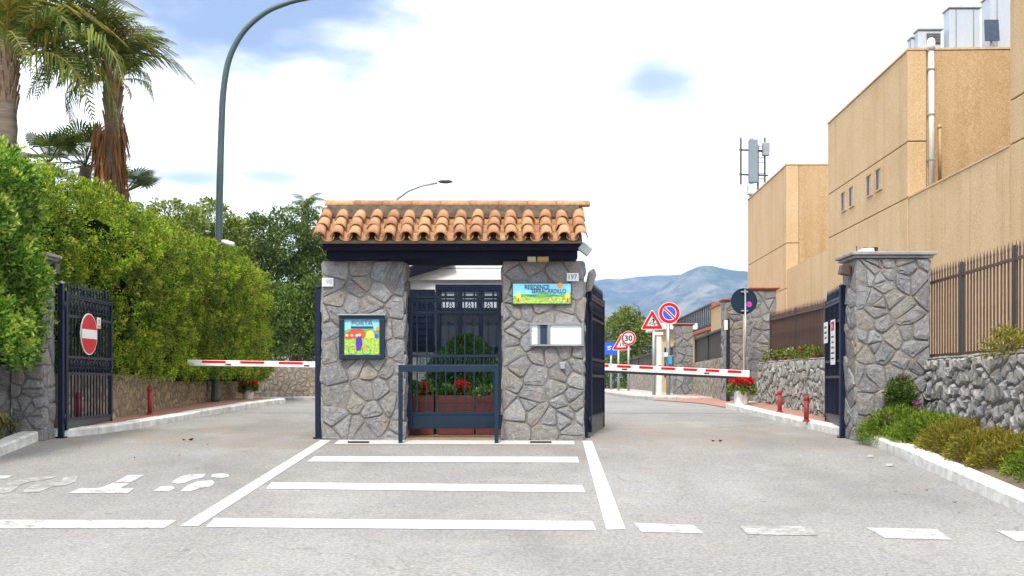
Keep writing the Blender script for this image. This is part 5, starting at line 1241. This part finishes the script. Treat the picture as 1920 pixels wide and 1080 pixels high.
m = MB(); e = P[-1]; m.add([e+Vector(v) for v in ((-.05, -.12, .03), (.75, -.16, .04), (.75, .16, .04), (-.05, .12, .03), (0, -.09, -.06), (.7, -.12, -.08), (.7, .12, -.08), (0, .09, -.06))], [(0, 3, 2, 1)[::-1], (4, 5, 6, 7)[::-1], (0, 1, 5, 4)[::-1], (1, 2, 6, 5)[::-1], (2, 3, 7, 6)[::-1], (3, 0, 4, 7)[::-1]]); m.build('lamp_head', A['lamp'], t, bevel=.02)
t = thing('security_camera', 'small white camera on the tall curved street lamp', 'camera', Wp(427, 455, YL-.2))
m = MB(); m.tube([Wp(418, 453, YL-.15), Wp(437, 458, YL-.3)], .045, 10); m.build('body', A['white'], t, smooth=True); m = MB(); m.tube([Wp(411, 458, YL-.08), Wp(420, 456, YL-.16)], .025, 8); m.build('bracket', A['galv'], t)
Y2 = 38.0; P = [Wp(x, y, Y2) for x, y in ((735, 730), (735, 560), (735, 430), (737, 385), (745, 372), (765, 358), (790, 348), (820, 343))]
t = thing('street_lamp', 'slim grey street lamp with a flat head rising behind the gatehouse', 'street lamp', P[0]); m = MB(); m.tube(P, [.09, .08, .07, .06, .055, .05, .045, .04], 10); m.build('pole', A['galv'], t, smooth=True)
m = MB(); m.ball(Wp(835, 340.5, Y2), .27, 12, 6, sq=(1, .45, .26)); m.build('lamp_head', A['sheet'], t, smooth=True)

# ------------------------------------------------------------------ hedges
def hedge(label, face, top, ncl, per, leaf, mat, crad, seed, back, z0f, loc, core_in=.32):
    """face: list of (x,y) along the visible side walked so that outward = right-hand side; top: height"""
    t = thing('hedge', label, 'hedge', loc)
    P = [np.array(p) for p in face]; seg = [np.linalg.norm(b-a) for a, b in zip(P, P[1:])]; tot = sum(seg); cum = np.cumsum([0]+seg)
    def on(s):
        i = min(len(seg)-1, int(np.searchsorted(cum, s, 'right'))-1); u = (s-cum[i])/seg[i]; d = (P[i+1]-P[i])/seg[i]
        return P[i]+(P[i+1]-P[i])*u, np.array([d[1], -d[0]])
    cen = []; nr = []; depth = back
    for k in range(ncl):
        s = rng.uniform(0, tot); p, n = on(s); tz = top(p) if callable(top) else top; z0 = z0f(p)
        h = tz-z0; a = rng.uniform(0, h+depth*.55)
        if a < h: # side, leaning back near the top
            z = z0+a; bk = .35*max(0, (a/h-.72)/.28)**2; q = p-n*bk; nz = .2+.8*max(0, (a/h-.75)/.25)
        else: q = p-n*(.35+(a-h)/.55); z = tz; nz = 2.5
        cen.append((q[0], q[1], z)); v = np.array([n[0], n[1], nz]); nr.append(v/np.linalg.norm(v))
    cen = np.array(cen); nr = np.array(nr)
    cen = cen+nr*(wob(cen, 1.0, .04, seed)+wob(cen, 5.5, .08, seed+1))[:, None]
    inner = cen-nr*rng.uniform(.08, .22, (len(cen), 1))
    q = np.concatenate([cen, inner[::2]]); nn = np.concatenate([nr, nr[::2]])
    leaves('foliage', *clumps(q, nn, crad*rng.uniform(.7, 1.35, len(q)), per, leaf), mat, t, width=.48)
    pick = rng.random(len(cen)) < .5; qt = cen[pick]+nr[pick]*crad*.75
    leaves('glint_leaves', *clumps(qt, nr[pick]+np.array([0, 0, .5]), crad*.55, 9, leaf*.95, 1.6), A['leafGlint'] if mat is A['leafA'] else A['leafGlintB'], t, width=.45)  # outer tips coloured pale as painted highlights
    # dark solid core added to block light and stand in for inner shade
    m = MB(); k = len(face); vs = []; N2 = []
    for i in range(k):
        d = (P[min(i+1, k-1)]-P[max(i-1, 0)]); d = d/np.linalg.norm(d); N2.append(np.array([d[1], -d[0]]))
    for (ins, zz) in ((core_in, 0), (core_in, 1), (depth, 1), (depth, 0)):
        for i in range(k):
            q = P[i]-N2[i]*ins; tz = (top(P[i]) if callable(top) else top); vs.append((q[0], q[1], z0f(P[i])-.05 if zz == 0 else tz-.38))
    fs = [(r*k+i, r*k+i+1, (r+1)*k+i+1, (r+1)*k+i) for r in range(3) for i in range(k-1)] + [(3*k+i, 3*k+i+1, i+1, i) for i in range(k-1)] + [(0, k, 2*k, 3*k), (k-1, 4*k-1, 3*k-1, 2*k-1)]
    m.add(vs, fs).build('dark_core', A['core'], t)
    return t
# long clipped hedge: outward is +X; walking towards +Y puts +X on the right-hand side
hedge('long clipped yellow green hedge above the warm stone wall', [(-7.5, 14.3), (-6.6, 14.2), (-6.3, 14.5), (-6.22, 15.3), (-5.95, 15.9), (-5.74, 17), (-5.66, 19), (-5.52, 20.4), (-5.48, 21.6), (-5.62, 23), (-5.68, 24.6), (-5.95, 25.3), (-7.2, 25.5)],
      lambda p: 3.36+.34*min(1, max(0, (17.6-p[1])/2.8)), 3900, 32, .047, A['leafB'], .12, 5, 1.5, lambda p: .80, (-6.3, 19, .8))
hedge('bright leafy hedge at the far left edge in front of the pillar', [(-8.2, 9.4), (-6.6, 9.8), (-6.05, 10.6), (-5.92, 11.6), (-5.86, 12.6), (-5.92, 13.2), (-6.5, 13.4), (-7.6, 13.5)],
      lambda p: 3.48+.06*math.sin(p[1]*2), 1350, 32, .072, A['leafA'], .17, 15, 1.3, lambda p: 1.0, (-6.8, 12, 0))
m = MB()
# grass bed at left
gl = thing('verge_plants', 'rough yellow green plants in the bed at the left kerb', 'plants', (-6.6, 12.4, 0))
n = 2600; gx = rng.uniform(-7.4, -6.05, n); gy = rng.uniform(9.0, 13.45, n); lim = np.interp(gy, [5, 9, 12, 13.55], [-4.95, -5.45, -5.78, -6.0])-.22; gx = np.minimum(gx, lim-rng.uniform(0, .5, n)); gz = np.array([zg(y) for y in gy])+.1
P = np.stack([gx, gy, gz+rng.random(n)*.14], 1); Dd = rng.normal(size=(n, 3))*.45+np.array([0, 0, 1]); leaves('blades', P, Dd, rng.uniform(.06, .2, n), A['grass'], gl, width=.14)
P2, D2, S2 = clumps(P[:260]+np.array([0, 0, .05]), np.tile([[0, 0, 1.0]], (260, 1)), .12, 22, .05); leaves('leaves', P2, D2, S2, A['leafY'], gl, width=.4)
def soil(name, left, right, up0, up1):
    n = 12; vs = []
    for i in range(n+1):
        for p, u in ((left, up0), (right, up1)):
            a = np.array(p); s = np.linspace(0, 1, len(a)); x = np.interp(i/n, s, a[:, 0]); y = np.interp(i/n, s, a[:, 1]); vs.append((x, y, zg(y)+u))
    return struct(MB().add(vs, [(2*i, 2*i+1, 2*i+3, 2*i+2) for i in range(n)]).build(name, A['earth']))
soil('planting_bed', [(-9.5, 8), (-9.5, 13.6)], [(-5.6, 8.6), (-6.15, 13.6)], .2, .09)
soil('planting_bed', [(4.58, 13.5), (4.5, 12.2), (4.3, 9), (4.1, 6)], [(5.3, 13.9), (5.15, 12.2), (4.9, 9), (4.7, 6)], .10, .24)

# ------------------------------------------------------------------ shrubs in the right bed
bed = 'low shrubs in the right bed'
for lab, px, Y, rad, mt, nc in (('green low shrub at the foot of the big right pillar', 1668, 13.05, (.36, .35, .36), 'leafS', 150), ('bright green low shrub second from the pillar in the right bed', 1735, 12.4, (.40, .40, .37), 'leafS', 170),
        ('yellowing low shrub in the middle of the right bed', 1790, 11.6, (.40, .42, .36), 'leafY', 170), ('dry ochre low shrub along the right kerb', 1838, 10.9, (.36, .45, .33), 'leafY', 170),
        ('olive low shrub at the right edge of the bed', 1900, 10.3, (.40, .45, .36), 'leafY', 170), ('nearest low shrub cut by the right picture edge', 1960, 9.6, (.36, .5, .33), 'leafS', 150)):
    x = at(px, Y)+.12; z = zg(Y)+.12; shrub('low_shrub', lab, 'shrub', (x, Y, z), (rad[0]*.98, rad[1], rad[2]*.56), nc, 30, .05, A[mt], .12, bed, width=.2)
t = shrub('flowering_plant', 'dark climbing plant with purple flowers against the big pillar', 'plant', (at(1695, 13.2), 13.25, .33), (.12, .12, .36), 80, 22, .05, A['leafT'], .09, width=.35)
for px, py in ((1690, 707), (1716, 757), (1719, 768), (1662, 786), (1672, 790), (1770, 795), (1712, 775)):
    P = Wp(px, py, 12.95); flowers(t, [P, P+Vector((.02, 0, .02))], .03, A['petal_p'], 12)
t = shrub('weeds', 'straggly reddish weeds on the right wall under the fence', 'plant', (at(1885, 10.7), 10.7, 1.02), (.12, .3, .15), 22, 14, .07, A['leafY'], .1, width=.15)

# ------------------------------------------------------------------ trees
def tree(name, label, base, lobes, mat, ncl, per, leaf, crad, trunk_r, group=None, seed=0):
    base = Vector(base); t = thing(name, label, 'tree', base, group=group)
    m = MB(); c0_ = Vector(lobes[0][0]); fork = base.lerp(c0_, .45)
    m.tube([base, base.lerp(fork, .5)+Vector((.06, 0, 0)), fork], [trunk_r, trunk_r*.8, trunk_r*.65], 9)
    for (c, r) in lobes: c = Vector(c); m.tube([fork-Vector((0, 0, .1)), fork.lerp(c, .55)+Vector((0, 0, .15)), c+Vector((0, 0, r[2]*.5))], [trunk_r*.5, trunk_r*.3, trunk_r*.1], 6)
    m.build('trunk', A['bark'], t, smooth=True)
    Q, Nn = [], []; vol = [r[0]*r[2] for _, r in lobes]; tot = sum(vol)
    for (c, r), v in zip(lobes, vol):
        n = int(ncl*v/tot); p, d = ellipsoid_pts(c, r, n, -.75); k = rng.uniform(.55, 1.0, (len(p), 1))**.6; p = np.array(c)+(p-np.array(c))*k
        p = p+d*(wob(p, 1.5/max(r)*2, .12*min(r), seed))[:, None]; Q.append(p); Nn.append(d)
    Q = np.concatenate(Q); Nn = np.concatenate(Nn)
    leaves('crown', *clumps(Q, Nn, crad*rng.uniform(.6, 1.4, len(Q)), per, leaf), mat, t, width=.5)
    return t
def lobe(px, py, rx, ry, Y, rd=None): c = Wp(px, py, Y); return (tuple(c), (rx*Y/F, (rd or rx)*Y/F, ry*Y/F))
tr = 'evergreen trees behind the hedge'
def ctree(label, px, Y, lobes, mat, ncl, s): tree('evergreen_tree', label, (at(px, Y), Y, .29), [lobe(a, b, c, d, Y+e) for a, b, c, d, e in lobes], A[mat], ncl, 24, .11, .26, .2, tr, s)
ctree('olive green evergreen tree behind the tall street lamp', 365, 31, [(350, 470, 60, 75, 0), (400, 445, 52, 52, .6), (320, 430, 45, 42, 1), (380, 540, 70, 70, 0), (430, 470, 40, 50, .5)], 'leafT2', 850, 1)
ctree('dark evergreen tree left of the gatehouse roof', 520, 33, [(520, 470, 62, 58, 0), (480, 450, 46, 42, .5), (570, 455, 55, 48, .5), (540, 560, 66, 80, 0), (600, 520, 50, 90, .4), (490, 540, 50, 80, .2), (545, 640, 60, 50, 0)], 'leafT', 1250, 2)
ctree('shaded evergreen tree directly behind the gatehouse', 650, 36, [(650, 480, 60, 75, 0), (620, 560, 60, 90, 0), (690, 560, 60, 80, 0)], 'leafT', 600, 3)
ctree('low dark evergreen at the end of the clipped hedge', 560, 29.5, [(545, 620, 60, 62, 0), (590, 600, 42, 72, .4), (520, 600, 40, 60, .6)], 'leafT', 600, 4)
tree('leafy_tree', 'leafy green tree beyond the far road behind the signs', (at(1175, 62), 62, .29), [lobe(1160, 640, 34, 42, 62), lobe(1185, 625, 30, 34, 62.5), lobe(1200, 650, 30, 40, 62), lobe(1148, 660, 26, 34, 61.5), lobe(1170, 605, 18, 20, 62), lobe(1215, 665, 24, 34, 62)], A['leafT2'], 650, 22, .16, .36, .2, seed=6)
shrub('roadside_bush', 'dark bush at the roadside below the blue sign', 'bush', (at(1150, 56), 56, .29), (1.7, 1.2, 1.6), 160, 20, .14, A['leafT'], .3, width=.5)

# ------------------------------------------------------------------ palms
def frond_mesh(L, arch, nl, leafL, mat, name, seed, droop=.5, wide=.034):
    r = random.Random(seed); m = MB(); pts = []
    for i in range(13):
        s = i/12; a = arch*s*s; pts.append(Vector((L*(s-.18*a*s), 0, L*(.36*s-.62*a*s))))
    m.tube(pts, [.03*(1-.85*i/12)+.003 for i in range(13)], 5, mi=1)
    for i in range(nl):
        s = .12+.88*i/(nl-1); k = s*12; j = min(11, int(k)); p = pts[j].lerp(pts[j+1], k-j); tn = (pts[j+1]-pts[j]).normalized()
        ll = leafL*(math.sin(PI*min(1, .15+.8*s))**.7)*r.uniform(.8, 1.1)
        for sd in (-1, 1):
            d = (Vector((0, sd, 0))*r.uniform(.6, .9)+tn*r.uniform(.55, .9)+Vector((0, 0, r.uniform(-.1, .35)))).normalized()
            mid = p+d*ll*.5; tip = p+d*ll*.9+Vector((0, 0, -droop*ll*r.uniform(.6, 1.2))); w = tn*wide
            m.add([p-w*.5, p+w*.5, mid-w*.6, mid+w*.6, tip], [(0, 1, 3, 2), (2, 3, 4)])
    return m.mesh(name, [mat, A['petiole']])
FG = [frond_mesh(2.7, a, 44, .66, A['palm'], 'frond', i, dr) for i, (a, dr) in enumerate(((.75, .8), (1.05, .9), (1.3, 1.1)))]
FY = [frond_mesh(2.6, 1.3, 42, .66, A['palmy'], 'frond', 7, .8)]
FD = [frond_mesh(1.6, .6, 26, .3, A['dead'], 'dead_frond', 9, .9)]
def palm(label, px, Y, ptop, pbase_r, ptop_r, fronds, lean=0, skirt=0, zbase=.3):
    top = Wp(px, ptop, Y); base = Vector((top.x-lean, Y, zbase)); t = thing('palm_tree', label, 'palm tree', base, group='tall palms behind the hedge')
    m = MB(); n = 26; P = [base.lerp(top, i/n) for i in range(n+1)]; rr = [pbase_r+(ptop_r-pbase_r)*i/n+(.018 if i % 2 else 0) for i in range(n+1)]; m.tube(P, rr, 14); m.build('trunk', A['palmbark'], t, smooth=True)
    # old leaf bases
    m = MB()
    for k in range(40):
        a = k*2.4; z = top.z-.9+k*.026; b = Vector((math.cos(a), math.sin(a), 0)); p = Vector((top.x, Y, z))+b*ptop_r*.8
        m.bar(p, p+b*.07+Vector((0, 0, .34)), .07, .025, up=b)
    m.build('leaf_bases', M('leaf_base', (.22, .15, .09), .9, var=.4, scale=8), t)
    for (az, el, sc, kind) in fronds:
        if skirt and math.cos(math.radians(az)) > .25: sc *= .72
        me = (FY[0] if kind == 'y' else FD[0] if kind == 'd' else FG[kind]); a = math.radians(az); e = math.radians(el)
        q = Vector((top.x, Y, top.z+.1))+Vector((math.cos(a), math.sin(a), 0))*ptop_r*.7
        place('dead_frond' if kind == 'd' else 'frond', me, t, wloc(t, q), (Matrix.Rotation(a, 3, 'Z') @ Matrix.Rotation(-e, 3, 'Y') @ Matrix.Rotation(random.uniform(-.4, .4), 3, 'X')).to_euler(), (sc,)*3)
    if skirt:
        P, Dd, Sz = [], [], []
        for k in range(skirt):
            a = rng.uniform(0, 2*PI); h = rng.uniform(0, 1.0); z = top.z-.5-h*2.9; rad = ptop_r+.02+rng.uniform(0, .11)*(1-h*.5)
            P.append((top.x-.05+math.cos(a)*rad, Y+math.sin(a)*rad, z)); Dd.append((math.cos(a)*.12, math.sin(a)*.12, -1)); Sz.append(rng.uniform(.4, .9))
        leaves('dead_skirt', P, np.array(Dd)+rng.normal(size=(skirt, 3))*.06, np.array(Sz), A['dead'], t, width=.07, fold=.02)
    return t
def ring_fronds(n, e0, e1, seed, sc=(.85, 1.1), yel=.25):
    r = random.Random(seed); return [(i*360/n*2.618 % 360, r.uniform(e0, e1), r.uniform(*sc), 'y' if r.random() < yel else r.randrange(3)) for i in range(n)]
palm('tall palm with brown hanging skirt right of the other palm', 212, 19.0, 160, .12, .13, ring_fronds(17, 34, 86, 3, (.6, .8), .35)+[(178, 26, .9, 'y'), (190, 40, .85, 'y'), (5, 50, .66, 0), (350, 30, .52, 1), (20, 60, .7, 0), (340, 5, .5, 2), (8, -12, .42, 1), (195, 0, .6, 1), (170, -20, .5, 2), (160, 14, .7, 1), (230, 10, .55, 1), (185, -8, .62, 'd'), (200, -20, .5, 'd'), (335, -50, .5, 'd'), (300, -62, .5, 'd')], lean=.05, skirt=420)
palm('tall palm with a thick bare trunk at the left picture edge', 14, 18.0, 118, .135, .15, ring_fronds(17, 30, 84, 5, (.8, 1.0), .4)+[(350, 4, .95, 1), (10, -6, .85, 2), (340, -18, .8, 1), (330, 20, .75, 1), (20, 36, .95, 1), (300, 5, .6, 2), (250, 15, .6, 1), (0, 50, 1, 'y')])
def fan_palm(label, px, py, Y, n, R0, mat='palm'):
    c = Wp(px, py, Y); t = thing('fan_palm', label, 'palm tree', (c.x, Y, .3), group='fan palms behind the hedge'); m = MB(); m.tube([(c.x, Y, .3), c], [.13, .10], 10); m.build('trunk', A['palmbark'], t, smooth=True)
    for k in range(n):
        az = k*2.4; el = random.uniform(-.35, 1.25); d = Vector((math.cos(az)*math.cos(el), math.sin(az)*math.cos(el), math.sin(el))); st = c+d*R0*.55; sd = d.cross(Vector((0, 0, 1))).normalized(); up = sd.cross(d)
        m = MB(); m.tube([c, st], .012, 5)
        for j in range(19):
            b = (j-9)/9*1.75; e = (d*math.cos(b)+sd*math.sin(b)).normalized(); tip = st+e*R0*.62*(1-.18*abs(b))-Vector((0, 0, R0*.12))+up*.05; w = e.cross(up).normalized()*.022; md = st+e*R0*.36
            m.add([st, md-w, md+w, tip], [(0, 1, 2), (1, 3, 2)])
        m.build('fan_leaf', A[mat], t)
fan_palm('fan palm between the two tall palms above the hedge', 160, 312, 19.5, 16, .85)
fan_palm('fan palm at the right foot of the skirted palm', 232, 362, 20.5, 14, .75)
fan_palm('fan palm peeping over the hedge by the near palm', 92, 305, 18.5, 12, .7)
t = thing('palm_tree', 'small feathery palm top showing above the gatehouse roof left end', 'palm tree', (at(572, 40), 40, .3)); c = Wp(572, 405, 40); m = MB(); m.tube([(c.x, 40, .3), c], .14, 8); m.build('trunk', A['palmbark'], t)
for k in range(12): place('frond', FG[k % 3], t, wloc(t, c), (Matrix.Rotation(k*2.4, 3, 'Z') @ Matrix.Rotation(-random.uniform(.1, 1.1), 3, 'Y')).to_euler(), (.45,)*3)
t = thing('palm_tree', 'small feathery palm top above the olive green tree', 'palm tree', (at(377, 36), 36, .3)); c = Wp(377, 405, 36); m = MB(); m.tube([(c.x, 36, .3), c], .14, 8); m.build('trunk', A['palmbark'], t)
for k in range(10): place('frond', FG[k % 3], t, wloc(t, c), (Matrix.Rotation(k*2.4, 3, 'Z') @ Matrix.Rotation(-random.uniform(.2, 1.2), 3, 'Y')).to_euler(), (.3,)*3)

# ------------------------------------------------------------------ small litter on the road
def leaf_litter():
    n = 22; P = []
    for k in range(n):
        Y = random.uniform(8.5, 13.5); x = random.choice((random.uniform(3.2, 4.0), random.uniform(-5.2, -3))); P.append((x, Y, zg(Y)+.012))
    o = leaves('fallen_leaves', P, rng.normal(size=(n, 3))*np.array([1, 1, .15]), rng.uniform(.02, .045, n), A['dead'], None, width=.5); return stuff(o)
leaf_litter()
for lab, px, py in (('crumpled pale paper scrap on the asphalt near the right kerb', 1668, 875), ('small pale twig on the asphalt near the right kerb', 1632, 858)):
    p = R(px, py, .01); m = MB(); m.extr([(-.04, -.012), (.02, -.02), (.045, .0), (.03, .018), (-.02, .012)], p, X_, Vector((0, 1, 0)), Vector((0, .2, 1)), 0, .02); tag(m.build('paper_scrap', A['kerbgrey']), lab, 'litter')
for lab, px, py in (('dark dead leaf on the asphalt before the left lane', 353, 826), ('dark dead leaf on the asphalt before the right lane', 1346, 828)):
    p = R(px, py, .012); o = leaves('dead_leaf', [p, p+Vector((.03, .02, 0)), p+Vector((-.03, 0, 0))], np.array([[1, .2, .2], [.3, 1, .1], [-1, .3, .2]]), [.07, .06, .06], A['core'], None, width=.5); tag(o, lab, 'leaf')

# ------------------------------------------------------------------ haze over the far hills
def haze():
    m = bpy.data.materials.new('haze'); m.use_nodes = True; nt = m.node_tree; nt.nodes.clear()
    out = nt.nodes.new('ShaderNodeOutputMaterial'); v = nt.nodes.new('ShaderNodeVolumePrincipled')
    v.inputs['Color'].default_value = (.33, .57, 1.0, 1); v.inputs['Density'].default_value = HAZE; v.inputs['Anisotropy'].default_value = 0.0
    nt.links.new(v.outputs[0], out.inputs['Volume'])
    mb = MB(); mb.box(-4300, 4300, -4100, 4100, -8, 430); stuff(mb.build('haze', m))
HAZE = .00023
haze()
